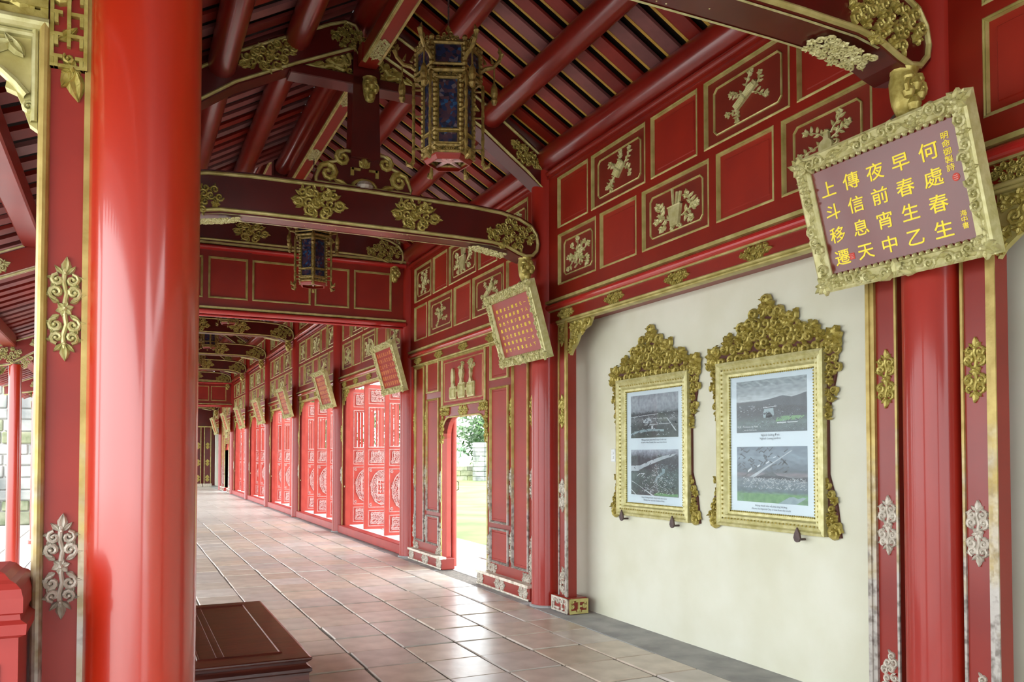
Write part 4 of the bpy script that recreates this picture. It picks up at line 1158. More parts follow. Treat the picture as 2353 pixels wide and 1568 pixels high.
def make_truss(label):
    t = thing('roof_truss', label, 'roof truss', (XC, 0, 0), group='carved roof trusses')
    th = .11
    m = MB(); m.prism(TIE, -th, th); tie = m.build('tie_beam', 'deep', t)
    g = MB(); P = inset(TIE, .03); P.append(P[0]); 
    def band(P, w, y): 
        g2 = MB(); ribbon(g2, P, w, .018, y); return g2
    band(P, .017, -th).build('gilt_border', 'goldflat', tie)
    place('spray_carving', tie_orn, tie, (.47, -th, 3.74)); place('spray_carving', tie_orn, tie, (-.43, -th, 3.74))
    place('end_carving', tie_end, tie, (1.47, -th, 3.665)); place('end_carving', tie_end, tie, (-1.47, -th, 3.665))
    # underside strip: pale edges and flat carving
    e = MB()
    for y in (-th + .008, th - .008):
        e.rings([[(x, y - .008, z - .004), (x, y + .008, z - .004)] for x, z in [(-a, b) for a, b in TL_[4::-1]] + TL_[1:5]], closed=False)
    e.build('underside_edging', 'goldlight', tie)
    for x in (-1.25, -.35, .35, 1.25):
        s = 1 if x > 0 else -1
        place('underside_carving', und_orn, tie, (x, 0, 3.565 if abs(x) < 1 else 3.503), (R(90), (0.16 * s) if abs(x) > 1 else 0, 0))
    # bracket heads beneath the ends
    for s in (-1, 1):
        place('bracket_head', head_me, t, (s * 1.625, -.06, 3.345), (0, 0, 0), (.8, .8, .95))
    # carved foot of the king post
    m = MB(); m.prism([(x, 3.92 + z) for x, z in KB], -.05, .05); kb = m.build('post_foot', 'deep', t)
    g = MB(); Q = inset([(x, 3.92 + z) for x, z in KB], .02); ribbon(g, Q + [Q[0]], .016, .016, -.05); g.build('gilt_border', 'goldflat', kb)
    f = MB()
    for s in (-1, 1):
        spiral(f, s * .33, .12, .09, 0 if s > 0 else PI, 1.3, s, .026, .02); leaf(f, s * .28, .06, R(90 + s * 110), .16, .07, .02)
        spiral(f, s * .2, .27, .07, PI / 2, 1.3, -s, .02, .02)
        for (a, b, c, d) in ((.04, .12, .17, .19), (.10, .13, .12, .19)): f.box(min(s * a, s * b), max(s * a, s * b), -.016, 0, c, d)
    leaf(f, 0, .2, R(90), .1, .1, .02); leaf(f, 0, .2, R(50), .08, .06, .02); leaf(f, 0, .2, R(130), .08, .06, .02)
    ribbon(f, [(.11 * math.cos(R(a)), .02 + .07 * math.sin(R(a))) for a in range(0, 181, 20)], .016, .02)
    place('foot_carving', f.mesh('foot_carving', 'gold'), kb, (0, -.05, 3.92))
    b = MB(); b.lathe([(.075, 3.92), (.08, 3.95), (.06, 3.985), (.02, 4.0)], 14, 0, -.06); b.build('drum_stone', 'silver', kb)
    # king post
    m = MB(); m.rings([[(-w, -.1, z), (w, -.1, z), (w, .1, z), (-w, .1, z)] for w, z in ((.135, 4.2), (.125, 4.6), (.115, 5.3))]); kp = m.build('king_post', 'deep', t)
    hd = MB()
    place('post_head_carving', head_me, kp, (0.03, -.10, 4.83), (0, 0, 0), (.75, .75, .9))
    # collar with scroll brackets
    m = MB(); m.bbox(-.68, .68, -.1, .1, 4.86, 4.95, .008); co = m.build('collar', 'deep', t)
    for s in (-1, 1):
        f = MB()
        spiral(f, s * .5, .09, .1, R(200 if s > 0 else -20), 1.5, s, .028, .02); spiral(f, s * .25, .13, .12, 0 if s < 0 else PI, 1.5, -s, .03, .02)
        ribbon(f, [(s * .6, .02), (s * .45, .0), (s * .3, .05), (s * .2, .02)], .03, .02); leaf(f, s * .36, .1, R(90 + s * 20), .16, .08, .02)
        f2 = fill_orn(lambda x, z: .12 < x * s < .6 and 0.0 < z < .2 * (1 - abs(x * s - .3) / .4), min(s * .1, s * .6), max(s * .1, s * .6), 0, .22, .08, 4, .018, f)
        place('scroll_bracket', f2.mesh('scroll_bracket', 'gold'), co, (0, -.06, 4.96))
        w = MB(); w.prism([(s * .12, 4.94), (s * .62, 4.94), (s * .55, 5.06), (s * .3, 5.15), (s * .12, 5.15)][::(1 if s > 0 else -1)], -.055, .055); w.build('bracket_ground', 'deep', co)
        A = [(s * x, z) for x, z in ARM]
        if s < 0: A = A[::-1]
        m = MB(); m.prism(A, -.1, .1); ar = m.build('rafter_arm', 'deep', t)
        g = MB(); Q = inset(A, .028); ribbon(g, Q + [Q[0]], .015, .016, -.1); g.build('gilt_border', 'goldflat', ar)
        place('spray_carving', arm_orn, ar, (s * .85, -.1, 4.97), (0, s * R(28.5), 0))
        place('spray_carving', arm_orn, ar, (s * 1.62, -.1, 4.48), (0, s * R(36), 0), (.7, 1, .7))
        place('end_carving', tie_end, ar, (s * .16, -.1, 5.28), (0, 0, 0), (.6, 1, .75))
    return t
tr0 = make_truss('carved roof truss spanning to the poem board column, with large rounded tie end')
tr0.location = (XC, cy(0), 0)
copy_tree(tr0, (XC, cy(1), 0), None, 'carved roof truss with king post behind the nearest lantern')
copy_tree(tr0, (XC, cy(2), RISE), None, 'carved roof truss above the panelled cross screen beyond the second lantern')
for k in range(3, 8): copy_tree(tr0, (XC, cy(k), RISE), None, 'distant carved roof truss, %s beyond the panelled cross screen' % ordn[k - 3])
copy_tree(tr0, (XC, cy(8), 0), None, 'most distant carved roof truss by the far portal')

# longitudinal beams between the king posts
def make_long():
    t = thing('ridge_tie', 'x x x x', 'beam', (0, 0, 0), group='gilt edged beams between the king posts')
    L = cy(1) - cy(0) - .24
    m = MB(); m.box(-.07, .07, .14, L - .14, 5.0, 5.16); m.box(-.085, .085, 0, .14, 5.02, 5.18); m.box(-.085, .085, L - .14, L, 5.02, 5.18); m.build('beam', 'red', t)
    m = MB()
    for x in (-.062, .062): m.box(x - .009, x + .009, .16, L - .16, 4.99, 5.0)
    m.box(-.079, -.07, .15, L - .15, 5.0, 5.02); m.box(.07, .079, .15, L - .15, 5.0, 5.02)
    m.build('gilt_edging', 'goldflat', t)
    for y in (.42, L / 2, L - .42): place('underside_carving', und_orn, t, (0, y, 4.998), (R(90), 0, R(90)), (1.0, 1, .62))
    return t
lg = make_long()
for k in range(0, 9):
    dz = RISE if 3 <= k <= 7 else 0
    lab = ['gilt-edged ridge tie before the first truss, above the viewer', 'gilt-edged ridge tie with flat carvings passing the nearest lantern', 'gilt-edged ridge tie behind the king post, above the second lantern'][k] if k < 3 else 'distant gilt-edged ridge tie, %s past the panelled cross screen' % ordn[k - 3]
    loc = (XC, cy(k - 1) + .12, dz)
    if k == 0: lg.location = loc; lg['label'] = lab
    else: copy_tree(lg, loc, None, lab)

# ------------------------------------------------------------------ panelled cross screens
def cross_screen(label):
    t = thing('cross_screen', label, 'screen', (XC, 0, 0), group='panelled cross screens')
    row = [(-1.585, -1.03, 0), (-.965, -.45, 0), (-.395, .405, 0), (.455, .955, 0), (1.02, 1.585, 0)]
    frame_grid(t, [(row, (3.62, 4.19))], (3.50, 4.30), 1.79, -.05, -.02)
    for (a0, a1, _) in row:
        p = MB(); p.box(a0, a1, -.025, -.012, 3.62, 4.19); po = p.build('panel', 'panel', t)
        q = MB(); rect_mould(q, a0, a1, 3.62, 4.19, .03, .03, 0, -.028); q.build('moulding', 'goldflat', po)
    m = MB(); m.box(-1.79, 1.79, -.10, .08, 4.345, 4.375); m.box(-1.79, 1.79, -.10, .08, 3.475, 3.502); m.build('gilt_fillet', 'goldflat', t)
    m = MB(); hmould(m, -1.79, 1.79, 4.27, 4.345, -.05, .07); m.box(-1.79, 1.79, -.05, .08, 4.27, 4.345); hmould(m, -1.79, 1.79, 3.40, 3.475, -.05, .07); m.box(-1.79, 1.79, -.06, .08, 3.40, 3.475); hmould(m, -1.79, 1.79, 3.37, 3.40, -.02, .03); m.build('roll_moulding', 'pinkroll', t)
    return t
s0 = cross_screen('red panelled cross screen hung across the gallery behind the second lantern')
s0.location = (XC, cy(2) - .02, 0)
copy_tree(s0, (XC, cy(7) - .02, 0), None, 'distant red panelled cross screen at the far end of the doors')

# unseen upper wall on the open side, added to block light from above
for (a, b, z1, nm) in ((BACK, cy(2), 4.4, 'wall_left_near'), (cy(2), cy(7), 4.4 + RISE, 'wall_left_middle'), (cy(7), 44, 4.4, 'wall_left_far')):
    w = struct(nm, label='red board wall above the open colonnade')
    m = MB(); m.box(LX - .05, LX + .03, a, b, 3.32, z1); m.build('board_wall', 'red', w)
    m = MB(); m.box(LX - .09, LX + .09, a, b, 3.2, 3.32); m.build('plate_beam', 'deep', w)

# ------------------------------------------------------------------ lanterns
def make_lantern():
    t = thing('lantern', 'x x x x', 'lantern', (0, 0, 0), group='hanging palace lanterns')
    RU, RL = .215, .168
    zt, zm, zb = .38, .20, -.28          # upper tier top, tier change, bottom (relative to hanging centre)
    def hexp(r, k): a = R(60 * k); return (r * math.cos(a), r * math.sin(a))
    fr = MB()
    for k in range(6):
        for (r, z0, z1, w) in ((RU, zm - .02, zt + .05, .016), (RL, zb - .05, zm, .015)):
            x, y = hexp(r, k); nn = int((z1 - z0) / .016); fr.tube([(x, y, z0 + (z1 - z0) * i / nn) for i in range(nn + 1)], [w * (.75 if i % 2 else 1.3) for i in range(nn + 1)], 6)
        for (r, z, w) in ((RU, zt, .014), (RU, zm, .016), (RU, zm + .04, .01), (RL, zm - .03, .014), (RL, zb + .10, .012), (RL, zb, .014), (RL, zb - .04, .012)):
            x, y = hexp(r, k); x2, y2 = hexp(r, k + 1); fr.tube([(x, y, z), (x2, y2, z)], w, 6)
    fr.build('frame', 'lgold', t)
    for k in range(6):
        for (r, z0, z1, nm, w) in ((RU, zm + .04, zt, 'upper_pane', .86), (RL, zb + .10, zm - .035, 'lower_pane', .8), (RL, zb + .012, zb + .09, 'base_pane', .8)):
            x, y = hexp(r * .97, k); x2, y2 = hexp(r * .97, k + 1)
            cx, cy2 = (x + x2) / 2, (y + y2) / 2; dx, dy = (x2 - x) * w / 2, (y2 - y) * w / 2
            nx, ny = cx / math.hypot(cx, cy2) * .003, cy2 / math.hypot(cx, cy2) * .003
            p = MB(); A = [(cx - dx, cy2 - dy), (cx + dx, cy2 + dy)]
            p.add([(A[0][0] - nx, A[0][1] - ny, z0), (A[1][0] - nx, A[1][1] - ny, z0), (A[1][0] + nx, A[1][1] + ny, z0), (A[0][0] + nx, A[0][1] + ny, z0),
                   (A[0][0] - nx, A[0][1] - ny, z1), (A[1][0] - nx, A[1][1] - ny, z1), (A[1][0] + nx, A[1][1] + ny, z1), (A[0][0] + nx, A[0][1] + ny, z1)],
                  [(0, 3, 2, 1), (4, 5, 6, 7), (0, 1, 5, 4), (1, 2, 6, 5), (2, 3, 7, 6), (3, 0, 4, 7)])
            po = p.build(nm, 'lglass', t)
            # gilt rim and pierced strips round the pane
            a = math.atan2(dy, dx); L = math.hypot(dx, dy)
            q = MB(); rect_mould(q, -L - .006, L + .006, z0 - (z0 + z1) / 2 - .004, (z1 - z0) / 2 + .004, .012, .012)
            q.build('gilt_rim', 'lgold', po, (cx + nx * 1.5, cy2 + ny * 1.5, (z0 + z1) / 2), (0, 0, a if (math.cos(a + PI / 2 * -1) * cx + math.sin(a - PI / 2) * cy2) > 0 else a + PI))
        x, y = hexp(RU, k); x2, y2 = hexp(RU, k + 1); cx, cy2 = (x + x2) / 2, (y + y2) / 2; a = math.atan2(cy2, cx) + PI / 2
        c = fill_orn(lambda u, v: abs(u) < .1 and 0 < v < .07 * (1 - abs(u) / .13), -.1, .1, 0, .08, .034, k, .012, None, .2); leaf(c, 0, .05, R(90), .05, .04, .016)
        c.build('crest', 'lgold', t, (cx, cy2, zt + .01), (0, 0, a))
        x, y = hexp(RL, k); x2, y2 = hexp(RL, k + 1); cx, cy2 = (x + x2) / 2, (y + y2) / 2
        c = fill_orn(lambda u, v: abs(u) < .075 and abs(v) < .02, -.08, .08, -.02, .02, .03, k + 9, .01, None, .1)
        c.build('pierced_strip', 'lgold', t, (cx, cy2, zm - .005), (0, 0, a))
        c = fill_orn(lambda u, v: abs(u) < .075 and abs(v) < .02, -.08, .08, -.02, .02, .03, k + 19, .01, None, .1); c.build('pierced_strip', 'lgold', t, (cx, cy2, zb - .018), (0, 0, a))
        # dragon arm, tassel and side pendant at each corner
        ax, ay = hexp(1, k)
        def P(r, z): return (ax * r, ay * r, z)
        d = MB(); d.tube([P(.20, zm + .06), P(.25, zm + .10), P(.30, zm + .11), P(.345, zm + .16), P(.36, zm + .20), P(.335, zm + .225)], [.012, .016, .014, .014, .02, .006], 7)
        for (r, z, s) in ((.25, zm + .13, .02), (.30, zm + .14, .016), (.355, zm + .205, .024)): d.tube([P(r, z), P(r - .015, z + .045)], [s * .7, .003], 5)
        ao = d.build('dragon_arm', 'lgold', t)
        d = MB(); d.tube([P(.31, zm + .10), P(.31, zm - .02)], .006, 5)
        d.lathe([(.008, zm - .0), (.022, zm - .03), (.026, zm - .07), (.018, zm - .1), (.024, zm - .12), (.012, zm - .145)], 8, ax * .31, ay * .31); d.build('tassel', 'lgold', ao)
        rp = RL + .065
        d = MB(); n = 13
        d.tube([P(rp, zm - .02 - (zm - zb + .06) * i / n) for i in range(n + 1)], [.014 if i % 2 else .009 for i in range(n + 1)], 6)
        for z in (zm - .06, (zm + zb) / 2, zb + .02): d.tube([P(RL, z), P(rp, z)], .008, 5)
        d.tube([P(rp, zb - .06), P(rp + .015, zb - .1), P(rp + .04, zb - .09), P(rp + .05, zb - .06)], [.012, .02, .014, .004], 6)
        d.build('side_pendant', 'lgold', t)
        c = MB(); x, y = hexp(RL, k); x2, y2 = hexp(RL, k + 1)
        c.rings([[(x * f, y * f, zb - zz), (x2 * f, y2 * f, zb - zz)] for f, zz in ((1.0, .03), (.97, .06), (.86, .085), (.8, .085))], closed=False); c.build('skirt', 'red', t)
    s = MB()
    for k in range(6):
        x, y = hexp(RL * .95, k); s.tube([(0, 0, zb - .05), (x, y, zb - .05)], [.016, .008], 6)
    s.lathe([(.03, zb - .062), (.045, zb - .05), (.03, zb - .035)], 10); s.build('base_star', 'doorpale', t)
    rf = MB(); rf.rings([[hexp(RU * .95, k) + (zt + .03,) for k in range(6)], [hexp(.06, k) + (zt + .06,) for k in range(6)], [hexp(.03, k) + (zt + .12,) for k in range(6)]]); rf.build('cap', 'deep', t)
    ch = MB(); n = 21
    for i in range(n):
        z = zt + .12 + .03 * i
        if i % 2: ch.box(-.006, .006, -.002, .002, z - .006, z + .036)
        else: ch.box(-.002, .002, -.006, .006, z - .006, z + .036)
    o = ch.build('hanging_chain', 'iron', t)
    return t
ln0 = make_lantern()
LN = [(1, 5.15, 0, 3.82, 39, 'blue glass palace lantern with gilded arms hanging nearest, before the king post truss'),
      (2, (cy(1) + cy(2)) / 2, 0, 3.82, 18, 'blue glass palace lantern hanging before the panelled cross screen'),
      (3, (cy(2) + cy(3)) / 2, RISE, 3.82, 15, 'blue glass palace lantern hanging just past the panelled cross screen'),
      (4, (cy(3) + cy(4)) / 2, RISE, 3.82, 25, 'distant blue glass lantern, second past the panelled cross screen'),
      (5, (cy(4) + cy(5)) / 2, RISE, 3.82, 35, 'distant blue glass lantern, third past the panelled cross screen'),
      (6, (cy(5) + cy(6)) / 2, RISE, 3.82, 5, 'distant blue glass lantern, fourth past the panelled cross screen'),
      (7, (cy(6) + cy(7)) / 2, RISE, 3.82, 20, 'distant blue glass lantern, fifth past the panelled cross screen')]
for i, (k, y, dz, z, rz, lab) in enumerate(LN):
    if i == 0: ln0.location = (XC, y, z + dz); ln0.rotation_euler = (0, 0, R(rz)); ln0['label'] = lab
    else: copy_tree(ln0, (XC, y, z + dz), (0, 0, R(rz)), lab)

# ------------------------------------------------------------------ poem boards leaning out from the columns
BW, BH, FB = .52, .755, .085
def board_frame():
    m = MB()
    prof = [(0, 0), (0, .05), (.012, .056), (.05, .044), (.075, .05), (.085, .03), (.085, .012)]
    m.rings([[(x, -h, z) for x, z in rr(-BW, BW, 0, BH, 0, d)] for d, h in prof], cap=False)
    m.add([(-BW, .02, 0), (BW, .02, 0), (BW, .02, BH), (-BW, .02, BH), (-BW, 0, 0), (BW, 0, 0), (BW, 0, BH), (-BW, 0, BH)], [(0, 3, 2, 1), (0, 1, 5, 4), (1, 2, 6, 5), (2, 3, 7, 6), (3, 0, 4, 7)])
    return m.mesh('frame', 'goldlight')
def board_carving(seed):
    m = MB(); rnd = random.Random(seed)
    def run(x0, z0, x1, z1):
        L = math.hypot(x1 - x0, z1 - z0); n = int(L / .052); a = math.atan2(z1 - z0, x1 - x0)
        for i in range(n):
            t = (i + .5) / n; x, z = x0 + (x1 - x0) * t, z0 + (z1 - z0) * t
            off = rnd.uniform(-.014, .014); x -= math.sin(a) * off; z += math.cos(a) * off
            q = rnd.random()
            if q < .5: spiral(m, x, z, .034, rnd.random() * 6, 1.25, rnd.choice((1, -1)), .009, .022, -.044)
            elif q < .8: leaf(m, x, z, a + rnd.uniform(-.7, .7), .075, .04, .024, -.044); leaf(m, x, z, a + PI + rnd.uniform(-.7, .7), .06, .035, .02, -.044)
            else: flower(m, x, z, .034, 6, .026, -.044, rnd.random())
    c = FB / 2
    run(-BW + c, c, BW - c, c); run(-BW + c, BH - c, BW - c, BH - c); run(-BW + c, c, -BW + c, BH - c); run(BW - c, c, BW - c, BH - c)
    for sx in (-1, 1):
        for z in (c, BH - c): flower(m, sx * (BW - c), z, .055, 7, .034, -.046); leaf(m, sx * (BW - .02), z, R(90 - sx * 60 if z > .3 else -90 + sx * 60), .06, .04, .03, -.04)
    leaf(m, 0, .01, R(90), .085, .06, .03, -.05); leaf(m, -.02, .03, R(200), .09, .05, .026, -.05); leaf(m, .02, .03, R(-20), .09, .05, .026, -.05)
    # wavy inner leaf edge
    for i in range(22):
        x = -BW + FB + (2 * BW - 2 * FB) * (i + .5) / 22
        for z, s in ((FB, 1), (BH - FB, -1)): dome(m, x, z, .014, .02, -.028, 6)
    return m.mesh('frame_carving', 'goldlight')
bframe, bcarv = board_frame(), board_carving(5)
IW, IH = 2 * (BW - FB), BH - 2 * FB
def pos(u, v): return (-IW / 2 + u * IW, FB + (1 - v) * IH)
TILT = math.atan2(.205, .725)
def board(k, label, lac, letters, seals=()):
    t = thing('poem_board', label, 'sign', (COLX - .215, cy(k) - .01, 2.43), (TILT, 0, R(-90)), 'poem boards leaning out from the columns')
    p = MB(); p.box(-BW + .06, BW - .06, -.022, -.004, .06, BH - .06); po = p.build('lacquer_panel', lac, t)
    fo = place('frame', bframe, t); place('frame_carving', bcarv, fo)
    for (u, v, ch, sz, nm) in letters:
        x, z = pos(u, v)
        key = (ch, sz, k > 1)
        if key not in CH: CH[key] = text_mesh('character', ch, sz, 'ochre' if k > 1 else 'yellow', 'CENTER', 0, 0, sz * (.022 if sz > .1 else .012))
        place(nm, CH[key], po, (x, -.0232, z - sz * .38), FACE)
    for (u, v, rad, rnd_) in seals:
        x, z = pos(u, v); q = MB()
        if rnd_: q.prism([(x + rad * math.cos(2 * PI * i / 20), z + rad * math.sin(2 * PI * i / 20)) for i in range(20)], -.0235, -.0225)
        else: q.prism([(x - rad, z - rad), (x + rad, z - rad), (x + rad, z + rad), (x - rad, z + rad)], -.0235, -.0225)
        so = q.build('seal', 'seal', po)
        g = MB()
        for i in range(3):
            ribbon(g, [(x - rad * .6, z + rad * (.5 - .5 * i)), (x, z + rad * (.4 - .45 * i)), (x + rad * .5, z + rad * (.55 - .5 * i))], rad * .07, .0004, -.0235)
        g.build('seal_mark', 'doorpale', so)
    m = MB(); m.tube([(0, .012, .10), (0, .05, .10)], .012, 6); m.tube([(0, .0, BH - .05), (0, .16, BH + .05)], .008, 6); m.build('hanging_bracket', 'iron', t)
    return t
CH = {}
cols1 = ['何處春生', '早春生乙', '夜前宵中', '傳信息天', '上斗移遷']
L1 = []
for u, s in zip((.815, .635, .46, .285, .105), cols1):
    for v, ch in zip((.2, .415, .63, .845), s): L1.append((u, v, ch, .098, 'character'))
for i, ch in enumerate('明命御製詩'): L1.append((.925, .13 + .064 * i, ch, .04, 'small_character'))
for i, ch in enumerate('海中書'): L1.append((.945, .765 + .05 * i, ch, .033, 'small_character'))
board(0, 'gilt-framed maroon poem board with twenty large yellow characters', 'lacq', L1, ((.945, .475, .019, True), (.178, .865, .017, False)))
rows2 = ['輕歌太士歸世天一', '天下顯歸民壺下人', '對色千萬夕當雨堂', '集思字是情文能帝', '治方生當祖師本治', '帝都華世德在一天', '天竹十聖事此人下']
L2 = []
for j, s in enumerate(rows2):
    for i, ch in enumerate(s): L2.append((.10 + .105 * i, .165 + .117 * j, ch, .044, 'character'))
for i, ch in enumerate('御製詩集'): L2.append((.945, .08 + .05 * i, ch, .026, 'small_character'))
board(1, 'gilt-framed crimson poem board with eight columns of small yellow characters, beside the arched doorway', 'lacq2', L2, ((.945, .36, .016, False),))
R3 = ['春風花鳥山水雲月', '天地人和文治武功', '江山千里一日長安', '詩書禮樂日月光華', '萬國衣冠四海升平', '歲時風雨聖德無疆']
for k in range(2, 9):
    L3 = []
    if k == 2:
        for j, s in enumerate(R3):
            for i, ch in enumerate(s): L3.append((.09 + .117 * i, .13 + .15 * j, ch, .07, 'character'))
    else:
        for j in range(6):
            L3.append((.5, .13 + .15 * j, R3[(j + k) % 6], .085, 'character_row'))
    board(k, 'gilt-framed crimson poem board with rows of yellow characters, %s past the arched doorway' % ordn[k - 2], 'lacq3', L3)

# ------------------------------------------------------------------ open side: carved portal, aisle roof, newel post
PY = cy(0) - .03
t = thing('side_portal', 'gilded and red carved portal post with openwork header beside the large column', 'portal', (0, PY, 0))
m = MB(); m.box(-.232, -.13, 0, .09, 0, 3.25); m.build('post_panel', 'panel', t)
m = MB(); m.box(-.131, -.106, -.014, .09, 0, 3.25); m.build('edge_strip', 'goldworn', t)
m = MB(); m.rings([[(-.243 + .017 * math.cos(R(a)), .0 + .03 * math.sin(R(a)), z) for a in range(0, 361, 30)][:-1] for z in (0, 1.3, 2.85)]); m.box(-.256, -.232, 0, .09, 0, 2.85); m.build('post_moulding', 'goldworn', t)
po = strip_orn(.098, .33, 21, False, .018)
place('ornament', po.mesh('ornament', 'goldlight'), t, (-.178, 0, 1.96)); place('ornament', po.mesh('ornament', 'silver'), t, (-.178, 0, 1.155))
m = MB(); m.box(-1.62, -.232, .02, .09, 2.86, 3.25); m.build('header_ground', 'panel', t)
m = MB(); m.rings([[(x, -.0 - .03 * math.cos(R(a)), 2.848 + .022 * math.sin(R(a))) for a in range(-90, 271, 30)][:-1] for x in (-1.6, -.232)]); m.build('header_moulding', 'goldlight', t)
f = fret_orn(1.36, .25, 14, 3, 4, .03, .022); f.v = [(x, y + .02, z) for x, y, z in f.v]
m2 = MB()
for (x, z) in ((-.52, -.02), (-.25, .05), (.1, -.03), (.35, .04), (.55, -.04)): leaf(m2, x, z, R(30), .12, .06, .035, .02); spiral(m2, x + .06, z - .03, .05, 0, 1.3, 1, .014, .035, .02); flower(m2, x - .06, z + .03, .04, 6, .04, .02)
b0 = len(f.v); f.v += m2.v; f.f += [tuple(b0 + i for i in q) for q in m2.f]; f.m += m2.m
place('header_fret', f.mesh('header_fret', 'gold'), t, (-.915, 0, 2.995))
# the fret runs down the post, ending in a leaf
f = fret_orn(.105, .42, 3, 6, 9, .02, .011); b0 = None
m2 = MB(); leaf(m2, 0.01, -.2, R(-80), .11, .06, .02); leaf(m2, .02, -.2, R(-120), .08, .05, .02); flower(m2, .01, -.21, .03, 6, .024); spiral(m2, -.02, .02, .035, 0, 1.3, 1, .01, .026); spiral(m2, .02, .12, .035, 2, 1.3, -1, .01, .026); leaf(m2, -.03, -.12, R(40), .07, .04, .024)
f = merged((f, 0, 0, 0), (m2, 0, 0, 0))
place('post_fret', f.mesh('post_fret', 'gold'), t, (-.177, 0, 2.93))
# bracket below the header
P = [(-.262, 2.83), (-.262, 2.52), (-.285, 2.535), (-.30, 2.58), (-.32, 2.63), (-.35, 2.64), (-.345, 2.67), (-.38, 2.70), (-.45, 2.70), (-.52, 2.72), (-.6, 2.76), (-.72, 2.79), (-.75, 2.83)]
m = MB(); m.prism(P[:8] + [(-.38, 2.76), (-.40, 2.83)], .01, .05); m.prism([(-.40, 2.83), (-.38, 2.76), (-.38, 2.70)] + P[8:], .01, .05); bo = m.build('bracket', 'goldflat', t)
q = MB(); ribbon(q, [(-.27, 2.83), (-.27, 2.54)], .012, .022, .01); ribbon(q, [(-.27, 2.815), (-.74, 2.815)], .012, .02, .01)
spiral(q, -.285, 2.585, .02, 0, 1.4, 1, .006, .018, .01); ribbon(q, [(-.29, 2.62), (-.32, 2.655), (-.36, 2.69), (-.42, 2.69), (-.52, 2.725), (-.7, 2.785)], .014, .025, .01)
for (x, z, a, L) in ((-.33, 2.78, 200, .09), (-.30, 2.74, 130, .08), (-.37, 2.74, 160, .10), (-.45, 2.76, 190, .12), (-.5, 2.74, 170, .1)): leaf(q, x, z, R(a), L, .045, .03, .008)
spiral(q, -.40, 2.755, .035, 0, 1.4, 1, .01, .026, .01)
place('carving', q.mesh('carving', 'goldlight'), bo)
m = MB(); m.box(-1.62, -1.46, 0, .09, 0, 3.25); m.build('outer_post', 'panel', t)

AS = .43
def aisle_top(x): return 3.43 + AS * (x - LX)
def aisle_beam(label):
    t = thing('aisle_beam', label, 'beam', (0, 0, 0), group='sloping beams of the aisle roof')
    up = [(LX - .1, aisle_top(LX - .1)), (-.9, aisle_top(-.9)), (-1.45, aisle_top(-1.45) + .01), (-1.85, aisle_top(-1.85) + .03)]
    lo = [(-1.85, aisle_top(-1.85) - .08), (-1.5, aisle_top(-1.5) - .17), (-1.3, aisle_top(-1.3) - .22), (-1.05, aisle_top(-1.05) - .17), (-.9, aisle_top(-.9) - .16), (LX - .1, aisle_top(LX - .1) - .16)]
    P = up + lo
    m = MB(); m.prism(P[::-1], -.07, .07); bo = m.build('beam', 'red', t)
    g = MB(); Q = inset(P[::-1], .018); ribbon(g, Q + [Q[0]], .009, .01, -.07); g.build('gilt_border', 'goldlight', bo)
    for y in (-.062, .062):
        e = MB(); e.rings([[(x, y - .007, z - .003), (x, y + .007, z - .003)] for x, z in lo], closed=False); e.build('underside_edging', 'goldlight', bo)
    place('spray_carving', small_orn(.12, .3, 'goldlight', 6, True), bo, (-.95, -.07, aisle_top(-.95) - .08), (0, R(-23), 0))
    f = fill_orn(lambda x, z: abs(x) < .16 and abs(z) < .09 - abs(x) * .2, -.17, .17, -.1, .1, .055, 4, .02, None, .2)
    place('end_carving', f.mesh('end_carving', 'goldlight'), bo, (-1.32, -.07, aisle_top(-1.32) - .11), (0, R(-10), 0))
    f = fill_orn(lambda x, z: 0 < x < .24 and -.2 < z < 0 and x / .24 - z / .2 < 1, 0, .24, -.2, 0, .06, 14, .02, None, .2)
    place('bracket_carving', f.mesh('bracket_carving', 'goldlight'), t, (-1.22, -.02, aisle_top(-1.2) - .17))
    place('bracket_carving', f.mesh('bracket_carving', 'goldlight'), t, (-1.37, .0, aisle_top(-1.4) - .17), (0, 0, PI))
    return t
ab = aisle_beam('x x x x')
for k in range(0, 5):
    lab = 'sloping red aisle beam, %s beyond the side portal' % ordn[k - 1] if k else 'sloping red aisle beam behind the openwork header of the side portal'
    loc = (0, cy(k) + (.12 if k == 0 else 0), 0)
    if k == 0: ab.location = loc; ab['label'] = lab
    else: copy_tree(ab, loc, None, lab)
# aisle roof
s = struct('ceiling_aisle', label='low aisle roof of red boards with dark gaps')
xa, xb = LX - .1, -2.0
za, zb_ = aisle_top(xa) + .17, aisle_top(xb) + .17
brd = MB(); bw, th = .15, .03
brd.add([(xb, -bw / 2, zb_), (xa, -bw / 2, za), (xa, bw / 2, za), (xb, bw / 2, zb_), (xb, -bw / 2, zb_ + th), (xa, -bw / 2, za + th), (xa, bw / 2, za + th), (xb, bw / 2, zb_ + th)],
        [(0, 3, 2, 1), (4, 5, 6, 7), (0, 1, 5, 4), (2, 3, 7, 6), (1, 2, 6, 5), (0, 4, 7, 3)])
bme = brd.mesh('roof_board', ['board'])
n = int((cy(4) + .3 - cy(-1)) / .27)
for i in range(n): place('roof_board', bme, s, (0, cy(-1) + .1 + .27 * i, 0))
d = MB(); y0, y1 = BACK, cy(4) + .3
d.add([(xb, y0, zb_ + .1), (xa, y0, za + .1), (xa, y1, za + .1), (xb, y1, zb_ + .1), (xb, y0, zb_ + .2), (xa, y0, za + .2), (xa, y1, za + .2), (xb, y1, zb_ + .2)], [(0, 3, 2, 1), (4, 5, 6, 7), (0, 1, 5, 4), (2, 3, 7, 6), (1, 2, 6, 5), (0, 4, 7, 3)])
d.build('roof_deck', 'deck', s)
